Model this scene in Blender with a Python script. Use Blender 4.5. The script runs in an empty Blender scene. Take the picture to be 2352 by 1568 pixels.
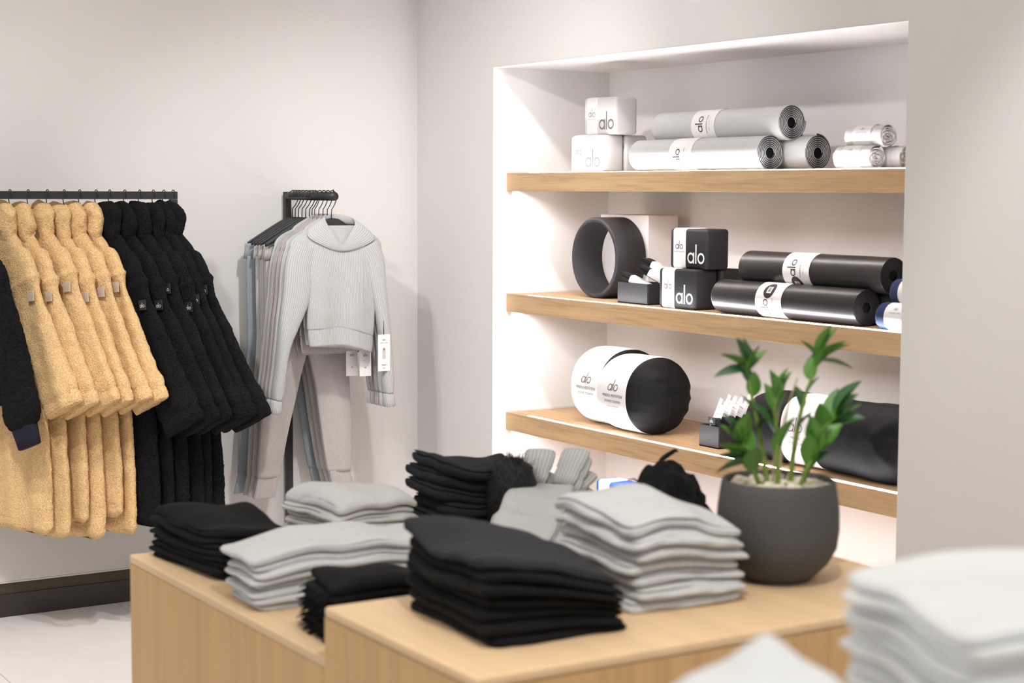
import bpy, bmesh, math, random
import numpy as np
from mathutils import Vector, Matrix, noise

random.seed(7)
rng = np.random.default_rng(7)
SC = bpy.context.scene
COL = SC.collection
pi = math.pi

# ------------------------------------------------------------------ camera
cam_d = bpy.data.cameras.new('camera')
cam = bpy.data.objects.new('camera', cam_d)
COL.objects.link(cam)
_h, _p, _r = math.radians(32.025), math.atan(346 / 3937.), .0043
_f = Vector((math.sin(_h) * math.cos(_p), math.cos(_h) * math.cos(_p), -math.sin(_p)))
_R = Vector((math.cos(_h), -math.sin(_h), 0)); _U = _R.cross(_f)
_iR = math.cos(_r) * _R + math.sin(_r) * _U; _iU = math.cos(_r) * _U - math.sin(_r) * _R
cam.matrix_world = Matrix(((_iR.x, _iU.x, -_f.x, -3.495), (_iR.y, _iU.y, -_f.y, -6.355), (_iR.z, _iU.z, -_f.z, 1.6), (0, 0, 0, 1)))
cam_d.sensor_width = 36; cam_d.lens = 3937. / 2352 * 36
cam_d.clip_start = .05; cam_d.clip_end = 50
cam_d.dof.use_dof = True; cam_d.dof.focus_distance = 6.25; cam_d.dof.aperture_fstop = 3.7
SC.camera = cam

# ------------------------------------------------------------------ light
wd = bpy.data.worlds.new('world'); SC.world = wd; wd.use_nodes = True
wd.node_tree.nodes['Background'].inputs[0].default_value = (1, .992, .985, 1)
wd.node_tree.nodes['Background'].inputs[1].default_value = .92

def spot(name, loc, target, power, angle, blend, radius=.06, col=(1, .988, .978)):
    l = bpy.data.lights.new(name, 'SPOT'); l.energy = power; l.spot_size = math.radians(angle); l.spot_blend = blend
    l.shadow_soft_size = radius; l.color = col
    o = bpy.data.objects.new(name, l); COL.objects.link(o); o.location = loc
    o.rotation_euler = (Vector(target) - Vector(loc)).to_track_quat('-Z', 'Y').to_euler()
    return o
def area(name, loc, rot, sx, sy, power, col=(1, .975, .95)):
    l = bpy.data.lights.new(name, 'AREA'); l.shape = 'RECTANGLE'; l.size = sx; l.size_y = sy; l.energy = power; l.color = col
    o = bpy.data.objects.new(name, l); COL.objects.link(o); o.location = loc; o.rotation_euler = rot
    return o
spot('track_spot', (-2.7, -2.1, 3.1), (-1.55, -.2, .75), 125, 70, .9)
spot('track_spot', (-1.0, -2.4, 3.1), (-.3, -.15, .8), 170, 62, .9)
spot('track_spot', (-3.1, -2.7, 3.1), (.2, -1.1, 1.45), 190, 48, .9)
spot('track_spot', (-1.3, -3.9, 3.1), (0, -3.6, 1.1), 90, 48, .7)
spot('track_spot', (-2.3, -4.9, 3.1), (-1.75, -3.6, .9), 115, 75, .9)
spot('track_spot', (-2.9, -2.8, 3.1), (-2.3, -1.1, 0), 170, 60, .9)
spot('track_spot', (-2.0, -6.4, 3.1), (-2.1, -5.1, 1.1), 85, 70, .9)
area('ambient_fill', (-2.6, -3.4, 3.15), (0, 0, 0), 3.2, 4.0, 40)  # unseen area light added as ambient fill
SC.view_settings.view_transform = 'Standard'; SC.view_settings.look = 'None'
SC.view_settings.exposure = .07; SC.view_settings.gamma = 1; SC.view_settings.use_curve_mapping = False

# ------------------------------------------------------------------ materials
def mat(name, col, rough=.6, spec=.4, metal=0, noise_amt=0, noise_scale=20, bump=0, bump_scale=200, sheen=0, emit=None, emit_s=0, coord='Object', stretch=None, detail=3):
    m = bpy.data.materials.new(name); m.use_nodes = True
    nt = m.node_tree; b = nt.nodes['Principled BSDF']
    b.inputs['Roughness'].default_value = rough; b.inputs['Metallic'].default_value = metal
    b.inputs['Specular IOR Level'].default_value = spec
    b.inputs['Base Color'].default_value = (*col, 1)
    if sheen:
        b.inputs['Sheen Weight'].default_value = sheen; b.inputs['Sheen Roughness'].default_value = .5
        b.inputs['Sheen Tint'].default_value = (*[min(1, c * 1.2 + .05) for c in col], 1)
    tc = nt.nodes.new('ShaderNodeTexCoord'); mp = nt.nodes.new('ShaderNodeMapping')
    nt.links.new(tc.outputs[coord], mp.inputs[0])
    if stretch: mp.inputs['Scale'].default_value = stretch
    if noise_amt:
        n = nt.nodes.new('ShaderNodeTexNoise'); n.inputs['Scale'].default_value = noise_scale; n.inputs['Detail'].default_value = detail
        nt.links.new(mp.outputs[0], n.inputs['Vector'])
        mx = nt.nodes.new('ShaderNodeMix'); mx.data_type = 'RGBA'
        mx.inputs[6].default_value = (*[c * (1 - noise_amt) for c in col], 1); mx.inputs[7].default_value = (*[min(1, c * (1 + noise_amt)) for c in col], 1)
        nt.links.new(n.outputs['Fac'], mx.inputs[0]); nt.links.new(mx.outputs[2], b.inputs['Base Color'])
    if bump:
        n2 = nt.nodes.new('ShaderNodeTexNoise'); n2.inputs['Scale'].default_value = bump_scale; n2.inputs['Detail'].default_value = 2
        nt.links.new(mp.outputs[0], n2.inputs['Vector'])
        bp = nt.nodes.new('ShaderNodeBump'); bp.inputs['Strength'].default_value = bump; bp.inputs['Distance'].default_value = .004
        nt.links.new(n2.outputs['Fac'], bp.inputs['Height']); nt.links.new(bp.outputs[0], b.inputs['Normal'])
    if emit:
        b.inputs['Emission Color'].default_value = (*emit, 1); b.inputs['Emission Strength'].default_value = emit_s
    return m

def rib(name, col, period=.0065, amt=.12, strength=.5):
    m = mat(name, col, .85, .2, sheen=.25)
    nt = m.node_tree; b = nt.nodes['Principled BSDF']
    tc = nt.nodes.new('ShaderNodeTexCoord'); w = nt.nodes.new('ShaderNodeTexWave')
    w.wave_type = 'BANDS'; w.bands_direction = 'X'; w.inputs['Scale'].default_value = 1 / period / pi * .5 * 2 / 2
    w.inputs['Scale'].default_value = (1 / period) * (2 * pi) / 20
    w.inputs['Distortion'].default_value = .25; w.inputs['Detail'].default_value = 1
    nt.links.new(tc.outputs['UV'], w.inputs['Vector'])
    n = nt.nodes.new('ShaderNodeTexNoise'); n.inputs['Scale'].default_value = 260; nt.links.new(tc.outputs['Object'], n.inputs['Vector'])
    mx = nt.nodes.new('ShaderNodeMix'); mx.data_type = 'RGBA'
    mx.inputs[6].default_value = (*[c * (1 - amt) for c in col], 1); mx.inputs[7].default_value = (*[c * (1 + amt) for c in col], 1)
    nt.links.new(n.outputs['Fac'], mx.inputs[0])
    mx2 = nt.nodes.new('ShaderNodeMix'); mx2.data_type = 'RGBA'; mx2.blend_type = 'MULTIPLY'; mx2.inputs[0].default_value = 1
    cr = nt.nodes.new('ShaderNodeMapRange'); cr.inputs[3].default_value = .8; cr.inputs[4].default_value = 1.08  # shade of the grooves put into the colour: darker between ribs
    nt.links.new(w.outputs['Fac'], cr.inputs[0])
    nt.links.new(mx.outputs[2], mx2.inputs[6]); nt.links.new(cr.outputs[0], mx2.inputs[7]); nt.links.new(mx2.outputs[2], b.inputs['Base Color'])
    bp = nt.nodes.new('ShaderNodeBump'); bp.inputs['Strength'].default_value = strength; bp.inputs['Distance'].default_value = .002
    nt.links.new(w.outputs['Fac'], bp.inputs['Height']); nt.links.new(bp.outputs[0], b.inputs['Normal'])
    return m

def oak(name, base, axis, scale=1.0, lo=.66, hi=1.18):
    m = bpy.data.materials.new(name); m.use_nodes = True; nt = m.node_tree; b = nt.nodes['Principled BSDF']
    b.inputs['Roughness'].default_value = .5; b.inputs['Specular IOR Level'].default_value = .3
    tc = nt.nodes.new('ShaderNodeTexCoord'); mp = nt.nodes.new('ShaderNodeMapping'); nt.links.new(tc.outputs['Object'], mp.inputs[0])
    s = [9., 9., 9.]; s[axis] = .5; mp.inputs['Scale'].default_value = [v * scale for v in s]
    n = nt.nodes.new('ShaderNodeTexNoise'); n.inputs['Scale'].default_value = 4; n.inputs['Detail'].default_value = 6; n.inputs['Distortion'].default_value = .6
    nt.links.new(mp.outputs[0], n.inputs['Vector'])
    mp2 = nt.nodes.new('ShaderNodeMapping'); nt.links.new(tc.outputs['Object'], mp2.inputs[0])
    s = [90., 90., 90.]; s[axis] = 2.; mp2.inputs['Scale'].default_value = [v * scale for v in s]
    n2 = nt.nodes.new('ShaderNodeTexNoise'); n2.inputs['Scale'].default_value = 3; n2.inputs['Detail'].default_value = 3
    nt.links.new(mp2.outputs[0], n2.inputs['Vector'])
    ad = nt.nodes.new('ShaderNodeMath'); ad.operation = 'MULTIPLY_ADD'; ad.inputs[1].default_value = .45
    nt.links.new(n2.outputs['Fac'], ad.inputs[0]); 
    ml = nt.nodes.new('ShaderNodeMath'); ml.operation = 'MULTIPLY'; ml.inputs[1].default_value = .6
    nt.links.new(n.outputs['Fac'], ml.inputs[0]); nt.links.new(ml.outputs[0], ad.inputs[2])
    cr = nt.nodes.new('ShaderNodeValToRGB')
    cr.color_ramp.elements[0].position = .3; cr.color_ramp.elements[0].color = (*[c * lo for c in base], 1)
    cr.color_ramp.elements[1].position = .72; cr.color_ramp.elements[1].color = (*[c * hi for c in base], 1)
    e = cr.color_ramp.elements.new(.52); e.color = (*base, 1)
    nt.links.new(ad.outputs[0], cr.inputs[0]); nt.links.new(cr.outputs[0], b.inputs['Base Color'])
    bp = nt.nodes.new('ShaderNodeBump'); bp.inputs['Strength'].default_value = .12; bp.inputs['Distance'].default_value = .001
    nt.links.new(ad.outputs[0], bp.inputs['Height']); nt.links.new(bp.outputs[0], b.inputs['Normal'])
    return m

def fleece(name, col):
    m = mat(name, col, .95, .1, sheen=.25 if col[0] > .1 else .1)
    nt = m.node_tree; b = nt.nodes['Principled BSDF']
    tc = nt.nodes.new('ShaderNodeTexCoord')
    v = nt.nodes.new('ShaderNodeTexNoise'); v.inputs['Scale'].default_value = 205; v.inputs['Detail'].default_value = 3; v.inputs['Distortion'].default_value = .4
    nt.links.new(tc.outputs['Object'], v.inputs['Vector'])
    n = nt.nodes.new('ShaderNodeTexNoise'); n.inputs['Scale'].default_value = 14; n.inputs['Detail'].default_value = 4
    nt.links.new(tc.outputs['Object'], n.inputs['Vector'])
    a = nt.nodes.new('ShaderNodeMath'); a.operation = 'MULTIPLY_ADD'; a.inputs[1].default_value = .28
    nt.links.new(n.outputs['Fac'], a.inputs[0]); nt.links.new(v.outputs['Fac'], a.inputs[2])
    cr = nt.nodes.new('ShaderNodeValToRGB')
    cr.color_ramp.elements[0].position = .42; cr.color_ramp.elements[0].color = (*[c * (.72 if col[0] > .1 else .5) for c in col], 1)
    cr.color_ramp.elements[1].position = .86; cr.color_ramp.elements[1].color = (*[min(1, c * (1.25 if col[0] > .1 else 2.6)) for c in col], 1)
    nt.links.new(a.outputs[0], cr.inputs[0]); nt.links.new(cr.outputs[0], b.inputs['Base Color'])
    bp = nt.nodes.new('ShaderNodeBump'); bp.inputs['Strength'].default_value = .9; bp.inputs['Distance'].default_value = .006
    nt.links.new(v.outputs['Fac'], bp.inputs['Height']); nt.links.new(bp.outputs[0], b.inputs['Normal'])
    return m

M = {}
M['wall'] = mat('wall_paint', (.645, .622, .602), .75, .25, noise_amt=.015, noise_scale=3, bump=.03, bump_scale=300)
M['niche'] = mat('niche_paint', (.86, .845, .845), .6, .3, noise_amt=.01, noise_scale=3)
M['ceil'] = mat('ceiling_paint', (.75, .72, .68), .8, .2)
M['tile'] = mat('floor_tile', (.78, .745, .72), .35, .4, noise_amt=.05, noise_scale=6)
M['grout'] = mat('grout', (.72, .67, .63), .8, .2)
M['plinth'] = mat('olive_plinth', (.075, .062, .042), .6, .3, noise_amt=.1, noise_scale=8)
M['kick'] = mat('dark_kick_strip', (.028, .022, .022), .32, .5)
M['oak'] = oak('shelf_oak', (.52, .345, .19), 1)
M['oak_lit'] = oak('table_oak_lit', (.64, .45, .265), 1, .6, .88, 1.06)  # same oak as the sides, light from above put into the colour
M['oak_shaded'] = oak('table_oak_shaded', (.52, .325, .148), 2, .6, .82, 1.1)  # same oak with upright grain, shaded tone put into the colour
M['led'] = mat('led_diffuser', (1, 1, 1), .5, emit=(.97, .97, 1), emit_s=60)
M['ledlow'] = mat('led_diffuser_under', (1, 1, 1), .5, emit=(.97, .97, 1), emit_s=80)
M['black_metal'] = mat('black_metal', (.012, .012, .013), .45, .5)
M['black_plastic'] = mat('black_plastic', (.012, .012, .014), .5, .5)
M['beige'] = fleece('beige_teddy_fleece', (.72, .475, .235))
M['black_fleece'] = fleece('black_teddy_fleece', (.0055, .0055, .006))
M['navy_cuff'] = mat('navy_rib_cuff', (.012, .012, .022), .85, .2, bump=.3, bump_scale=400)
M['rib_light'] = rib('rib_knit_light_grey', (.44, .445, .45))
M['rib_lilac'] = rib('rib_knit_lilac_grey', (.37, .335, .335))
M['rib_pants'] = rib('rib_knit_taupe_grey', (.46, .43, .415), .006)
M['pants_blue'] = mat('jersey_blue_grey', (.26, .29, .31), .9, .2, noise_amt=.1, noise_scale=120)
M['blk_cloth'] = mat('black_jersey', (.0045, .0045, .005), .9, .2, bump=.2, bump_scale=350)
M['char_cloth'] = mat('charcoal_jersey', (.022, .022, .024), .9, .2, bump=.2, bump_scale=350, sheen=.1)
M['blk_fleece2'] = mat('black_brushed_fleece', (.014, .016, .019), .95, .15, bump=.6, bump_scale=160, sheen=.3)
M['grey_cloth'] = mat('light_grey_jersey', (.47, .47, .463), .9, .2, noise_amt=.08, noise_scale=90, bump=.2, bump_scale=350, sheen=.2)
M['white_cloth'] = mat('off_white_jersey', (.70, .71, .70), .9, .2, noise_amt=.04, noise_scale=60, bump=.2, bump_scale=300, sheen=.2)
M['scarf'] = rib('rib_knit_mid_grey', (.45, .45, .435), .009)
M['mat_silver'] = mat('silver_mat_skin', (.47, .465, .462), .4, .6, noise_amt=.02)
M['mat_black'] = mat('black_mat_skin', (.02, .017, .018), .36, .5)
M['mat_dark'] = mat('dark_rubber', (.03, .03, .034), .7, .3)
M['mat_edge'] = mat('grey_mat_edge', (.5, .5, .5), .6, .3)
M['mat_edge_dk'] = mat('dark_mat_edge', (.022, .02, .021), .6, .3)
M['core_shade'] = mat('core_shade_black', (.006, .006, .007), .9, .1)  # near-black for the shade inside the mat rolls
M['foam_white'] = mat('white_foam', (.58, .56, .555), .6, .3, bump=.04, bump_scale=500)
M['foam_black'] = mat('black_foam', (.016, .015, .017), .65, .3, bump=.05, bump_scale=500)
M['foam_blue'] = mat('blue_foam', (.035, .115, .42), .6, .3)
M['paper'] = mat('white_paper', (.76, .735, .73), .55, .3)
M['ink'] = mat('dark_ink', (.03, .022, .028), .6, .3)
M['ink_grey'] = mat('grey_ink', (.13, .12, .125), .6, .3)
M['ink_pale'] = mat('pale_grey_ink', (.17, .16, .162), .6, .3)
M['white_ink'] = mat('white_ink', (.75, .74, .74), .6, .3)
M['carton'] = mat('white_carton', (.80, .75, .735), .55, .3)
M['wheel'] = mat('wheel_rubber', (.026, .024, .027), .6, .35, bump=.04, bump_scale=400)
M['tray'] = mat('black_tray', (.018, .018, .021), .45, .5)
M['web'] = mat('black_webbing', (.014, .014, .015), .8, .3, bump=.4, bump_scale=500)
M['chrome'] = mat('chrome', (.7, .68, .66), .2, .6, metal=1)
M['towel'] = mat('white_towel', (.60, .575, .57), 1.0, .0, bump=.15, bump_scale=260, sheen=.2)
M['towel_navy'] = mat('navy_towel', (.035, .045, .10), 1.0, .05, bump=.2, bump_scale=260, sheen=.3)
M['cushion'] = mat('black_cushion_cloth', (.007, .0065, .0075), .8, .16, bump=.12, bump_scale=400, sheen=.05)
M['pot'] = mat('dark_grey_pot', (.068, .065, .062), .75, .3, noise_amt=.12, noise_scale=9, bump=.08, bump_scale=150)
M['pebble'] = mat('cream_pebble', (.66, .60, .47), .8, .3, noise_amt=.15, noise_scale=30)
M['soil'] = mat('dark_soil', (.03, .022, .016), .95, .1, bump=.5, bump_scale=120)
M['leaf'] = mat('green_leaf', (.075, .20, .025), .38, .5, noise_amt=.25, noise_scale=14)
M['leaf_dark'] = mat('dark_green_leaf', (.03, .10, .028), .38, .5, noise_amt=.2, noise_scale=14)
M['stem'] = mat('green_stem', (.16, .24, .04), .5, .4)
M['twig'] = mat('dry_twig', (.50, .40, .22), .7, .3)
M['skin_print'] = mat('printed_figure', (.42, .22, .15), .7, .2)
M['fur'] = mat('black_faux_fur', (.012, .012, .014), .7, .3, sheen=.2)
M['patch_beige'] = mat('beige_woven_patch', (.52, .42, .34), .5, .4)
M['patch_black'] = mat('black_woven_patch', (.02, .022, .026), .5, .4)

# ------------------------------------------------------------------ mesh helpers
def mk(name, verts, faces, m, parent=None, smooth=True, uv=None, kind=None):
    me = bpy.data.meshes.new(name)
    me.from_pydata([tuple(v) for v in verts], [], [tuple(f) for f in faces])
    if smooth: me.polygons.foreach_set('use_smooth', [True] * len(me.polygons))
    if uv is not None:
        ul = me.uv_layers.new(name='UVMap'); idx = np.zeros(len(me.loops), dtype=np.int32)
        me.loops.foreach_get('vertex_index', idx); ul.data.foreach_set('uv', np.asarray(uv, dtype=np.float32)[idx].ravel())
    me.materials.append(m); me.update()
    o = bpy.data.objects.new(name, me); COL.objects.link(o)
    if parent is not None: o.parent = parent
    if kind: o['kind'] = kind
    return o

class B:                                        # collects pieces of ONE mesh
    def __init__(s): s.v = []; s.f = []; s.uv = []; s.n = 0
    def add(s, v, f, uv=None):
        v = np.asarray(v, float); s.v.append(v); s.f += [tuple(int(i) + s.n for i in q) for q in f]
        s.uv.append(np.zeros((len(v), 2)) if uv is None else np.asarray(uv)); s.n += len(v); return s
    def box(s, lo, hi, bev=0):
        v, f = boxg(lo, hi, bev); return s.add(v, f)
    def make(s, name, m, parent=None, smooth=True, kind=None):
        return mk(name, np.vstack(s.v), s.f, m, parent, smooth, np.vstack(s.uv), kind)

def boxg(lo, hi, bev=0, seg=2):
    bm = bmesh.new(); bmesh.ops.create_cube(bm, size=1)
    lo = Vector(lo); hi = Vector(hi); c = (lo + hi) / 2; d = hi - lo
    for v in bm.verts: v.co = Vector((v.co.x * d.x, v.co.y * d.y, v.co.z * d.z)) + c
    if bev: bmesh.ops.bevel(bm, geom=list(bm.edges), offset=bev, segments=seg, profile=.5, affect='EDGES')
    bm.verts.index_update()
    v = np.array([x.co[:] for x in bm.verts]); f = [[x.index for x in q.verts] for q in bm.faces]; bm.free()
    return v, f
def box(name, lo, hi, m, parent=None, bev=0, seg=2, smooth=False):
    v, f = boxg(lo, hi, bev, seg); o = mk(name, v, f, m, parent, smooth)
    return o

def loft(rings, caps=True, closed=False):
    rings = [np.asarray(r, float) for r in rings]; n = len(rings[0]); k = len(rings)
    v = np.vstack(rings); f = []
    per = np.mean([np.linalg.norm(np.roll(r, -1, 0) - r, axis=1).sum() for r in rings])
    uv = []; L = 0
    for i, r in enumerate(rings):
        if i: L += np.linalg.norm(r.mean(0) - rings[i - 1].mean(0))
        cu = np.concatenate([[0], np.cumsum(np.linalg.norm(np.diff(r, axis=0), axis=1))]); tot = cu[-1] + np.linalg.norm(r[-1] - r[0]) + 1e-9
        uv += [(c_ / tot * per, L) for c_ in cu]
    for i in range(k if closed else k - 1):
        a = i * n; b = ((i + 1) % k) * n
        for j in range(n):
            j2 = (j + 1) % n; f.append((a + j, a + j2, b + j2, b + j))
    if caps and not closed:
        c0 = rings[0].mean(0); c1 = rings[-1].mean(0); v = np.vstack([v, c0, c1]); uv += [(0, 0), (0, L)]; m = n * k
        for j in range(n):
            j2 = (j + 1) % n; f.append((m, j2, j)); f.append((m + 1, (k - 1) * n + j, (k - 1) * n + j2))
    return v, f, np.array(uv)

def ell(c, a, b, n=32, e=2.0, ph=0):
    t = np.arange(n) / n * 2 * pi + ph
    ct, st = np.cos(t), np.sin(t)
    x = np.sign(ct) * np.abs(ct) ** (2 / e); y = np.sign(st) * np.abs(st) ** (2 / e)
    return np.asarray(c)[None] + x[:, None] * np.asarray(a)[None] + y[:, None] * np.asarray(b)[None]

def interp(keys, ts):
    keys = np.asarray(keys, float); out = []
    x = keys[:, 0]
    for c in range(1, keys.shape[1]):
        y = keys[:, c]; d = np.gradient(y, x); r = []
        for t in ts:
            i = min(max(np.searchsorted(x, t) - 1, 0), len(x) - 2); h = x[i + 1] - x[i]; s = min(max((t - x[i]) / h, 0), 1)
            r.append((2*s**3-3*s**2+1)*y[i] + (s**3-2*s**2+s)*h*d[i] + (-2*s**3+3*s**2)*y[i+1] + (s**3-s**2)*h*d[i+1])
        out.append(r)
    return np.array(out).T

def tube(path, r, n=10, caps=True):
    p = np.asarray(path, float); k = len(p); r = np.full(k, r) if np.isscalar(r) else np.asarray(r)
    t = np.gradient(p, axis=0); t /= np.linalg.norm(t, axis=1)[:, None]
    ref = np.array([0, 0, 1.]) if abs(t[0][2]) < .9 else np.array([1., 0, 0])
    a = np.cross(t[0], ref); a /= np.linalg.norm(a); rings = []
    for i in range(k):
        a = a - t[i] * (a @ t[i]); a /= np.linalg.norm(a); b = np.cross(t[i], a)
        rings.append(ell(p[i], a * r[i], b * r[i], n))
    return loft(rings, caps)

def spline(pts, n):
    pts = np.asarray(pts, float); x = np.linspace(0, 1, len(pts))
    return interp(np.column_stack([x, pts]), np.linspace(0, 1, n))

def fuzz(v, amp, scale, seed=0):                # real displacement along approximate outward noise
    out = np.array(v)
    for i, p in enumerate(v):
        q = Vector((p[0] * scale + seed, p[1] * scale, p[2] * scale))
        w = noise.noise_vector(q); out[i] = p + np.array(w[:]) * amp
    return out

def tag(o, label, cat, group=None):
    o['label'] = label; o['category'] = cat
    if group: o['group'] = group
    return o
def thing(name, label, cat, loc=(0, 0, 0), rz=0, group=None):
    o = bpy.data.objects.new(name, None); COL.objects.link(o); o.location = loc; o.rotation_euler = (0, 0, rz)
    o.empty_display_size = .1
    return tag(o, label, cat, group)
def struct(o): o['kind'] = 'structure'; return o
def dup(root, loc, rz=None, label=None, group=None):
    def cp(o, par):
        c = o.copy(); COL.objects.link(c); c.parent = par
        for ch in list(o.children): cp(ch, c)
        return c
    r = cp(root, None); r.location = loc
    if rz is not None: r.rotation_euler = (0, 0, rz)
    if label: r['label'] = label
    if group: r['group'] = group
    return r
ORD = ['first', 'second', 'third', 'fourth', 'fifth', 'sixth', 'seventh', 'eighth', 'ninth', 'tenth', 'eleventh', 'twelfth', 'thirteenth', 'fourteenth', 'fifteenth', 'sixteenth', 'seventeenth', 'eighteenth', 'nineteenth', 'twentieth'] + ['twenty-' + q for q in ('first', 'second', 'third', 'fourth', 'fifth', 'sixth', 'seventh', 'eighth', 'ninth')] + ['thirtieth']

# ---- lettering
_tc = {}
def text2d(s, size):
    if s not in _tc:
        c = bpy.data.curves.new('t', 'FONT'); c.body = s; c.align_x = 'CENTER'; c.align_y = 'CENTER'; c.resolution_u = 3
        o = bpy.data.objects.new('t', c); COL.objects.link(o)
        me = o.evaluated_get(bpy.context.evaluated_depsgraph_get()).to_mesh()
        _tc[s] = (np.array([v.co[:2] for v in me.vertices]), [list(p.vertices) for p in me.polygons])
        bpy.data.objects.remove(o); bpy.data.curves.remove(c)
    v, f = _tc[s]; return v * size, f
def logo2d(h, w=.15):                            # the round three-letter word mark, x-height 1 -> total 1.75
    V = []; F = []
    def ring(cx, cy, r, r2, n=28):
        b = len(V)
        for i in range(n):
            t = i / n * 2 * pi; V.append((cx + r * math.cos(t), cy + r * math.sin(t))); V.append((cx + r2 * math.cos(t), cy + r2 * math.sin(t)))
        for i in range(n):
            j = (i + 1) % n; F.append((b + 2*i, b + 2*j, b + 2*j + 1, b + 2*i + 1))
    def rect(x0, y0, x1, y1):
        b = len(V); k = 5
        for i in range(k + 1):
            y = y0 + (y1 - y0) * i / k; V.append((x0, y)); V.append((x1, y))
        for i in range(k): F.append((b + 2*i, b + 2*i + 1, b + 2*i + 3, b + 2*i + 2))
    ring(.5, .5, .5, .5 - w)
    V[:] = [(min(x, 1 - w), y) for x, y in V]
    rect(1 - w, 0, 1.0, 1.0); rect(1.16, 0, 1.16 + w, 1.75); ring(1.98, .5, .5, .5 - w)
    v = (np.array(V) - np.array([1.24, .875])) * (h / 1.75)
    return v, F
def put(name, shapes, fn, m, parent):            # shapes: list of (v2, f, du, dv); fn maps (u, v) to a point
    b = B()
    for v, f, du, dv in shapes: b.add([fn(x + du, y + dv) for x, y in v], f)
    return b.make(name, m, parent, False)
def plane_map(o, ex, ey):
    o = np.array(o, float); ex = np.array(ex, float); ey = np.array(ey, float)
    return lambda u, v: o + u * ex + v * ey

# ------------------------------------------------------------------ setting
RX0, RY0, CZ = -6.0, -8.5, 3.2
fl = struct(box('floor', (RX0, RY0, -.08), (.75, 0.1, -.006), M['grout']))
tx = [-1.98 + .655 * k for k in range(-6, 4)]
ty = [.06 - .655 * 2 * k for k in range(0, 7)]
tile_me = None
for i in range(len(tx)):
    for j in range(len(ty) - 1):
        x0 = tx[i]; y1 = ty[j] - (.0 if i % 2 else .0)
        if x0 > -.05: continue
        if tile_me is None:
            t = box('tile', (.0015, -1.3085, -.006), (.6535, -.0015, 0), M['tile'], fl, .0012, 1); tile_me = t.data
        else:
            t = bpy.data.objects.new('tile', tile_me); COL.objects.link(t); t.parent = fl
        t.location = (x0, min(y1, y1), 0)
wl = struct(box('wall_left', (RX0, -.012, .138), (0.0, .15, CZ), M['wall']))
pl = struct(box('trim_1', (RX0, .010, .0), (0, .16, .138), M['plinth']))
lip = struct(box('trim_2', (RX0, -.0135, .131), (0, .009, .1375), M['wall'], None, .001, 1))
bl = struct(box('baseboard_left', (RX0, .001, 0), (0, .0095, .086), M['kick']))
# niche wall: x = 0 plane with an opening
NY0, NY1, NZ1 = -2.842, -.622, 2.077
wr = B(); T = .05
wr.box((0, NY1, 0), (T + .02, .0, CZ)).box((0, RY0, 0), (T + .02, NY0, CZ)).box((0, NY0, NZ1), (T + .02, NY1, CZ))
wr = struct(wr.make('wall_right', M['wall'], None, False))
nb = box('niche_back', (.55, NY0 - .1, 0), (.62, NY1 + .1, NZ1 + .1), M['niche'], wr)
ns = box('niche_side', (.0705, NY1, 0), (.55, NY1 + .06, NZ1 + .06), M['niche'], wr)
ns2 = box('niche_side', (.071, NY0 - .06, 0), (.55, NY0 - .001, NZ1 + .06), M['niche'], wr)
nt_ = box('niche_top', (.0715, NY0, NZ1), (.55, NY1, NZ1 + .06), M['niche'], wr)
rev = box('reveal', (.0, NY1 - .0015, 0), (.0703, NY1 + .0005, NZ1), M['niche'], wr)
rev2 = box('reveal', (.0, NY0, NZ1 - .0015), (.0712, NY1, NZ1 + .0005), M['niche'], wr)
struct(box('ceiling', (RX0, RY0, CZ), (.75, .15, CZ + .1), M['ceil']))

# ------------------------------------------------------------------ shelves
SZ = [1.669, 1.197, .727, .257]
snames = ['topmost', 'second from top', 'third from top', 'lowest']
for k, z in enumerate(SZ):
    s = thing('shelf', f'thick oak shelf with lit front edge, {snames[k]} in the white niche', 'shelf', (.063, 0, z), 0)
    pr = [(.001, 0), (.486, 0), (.486, -.07), (.054, -.07), (.054, -.055), (.028, -.055), (.028, -.07), (.001, -.07), (0, -.069), (0, -.001)]
    np_ = len(pr); vv = [(x, NY1 - .001, q) for x, q in pr] + [(x, NY0 + .001, q) for x, q in pr]
    mk('board', vv, [tuple(range(np_)), tuple(range(2 * np_ - 1, np_ - 1, -1))] + [(i, i + np_, (i + 1) % np_ + np_, (i + 1) % np_) for i in range(np_)], M['oak'], s, False)
    v, f = boxg((.009, -2.765, -.001), (.020, -.768, .0012)); mk('light_strip', v, f, M['led'], s, False)
    tv_ = [(x, y, q) for y in (-.68, -2.80) for x, q in ((.0285, -.0554), (.0285, -.0627), (.036, -.0554))]
    mk('under_light', tv_, [(0, 1, 2), (5, 4, 3), (1, 4, 5, 2), (0, 2, 5, 3), (0, 3, 4, 1)], M['ledlow'], s, False)
    box('wall_bead', (.0, NY1 - .0065, 0), (.486, NY1 - .001, .006), M['paper'], s)

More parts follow.
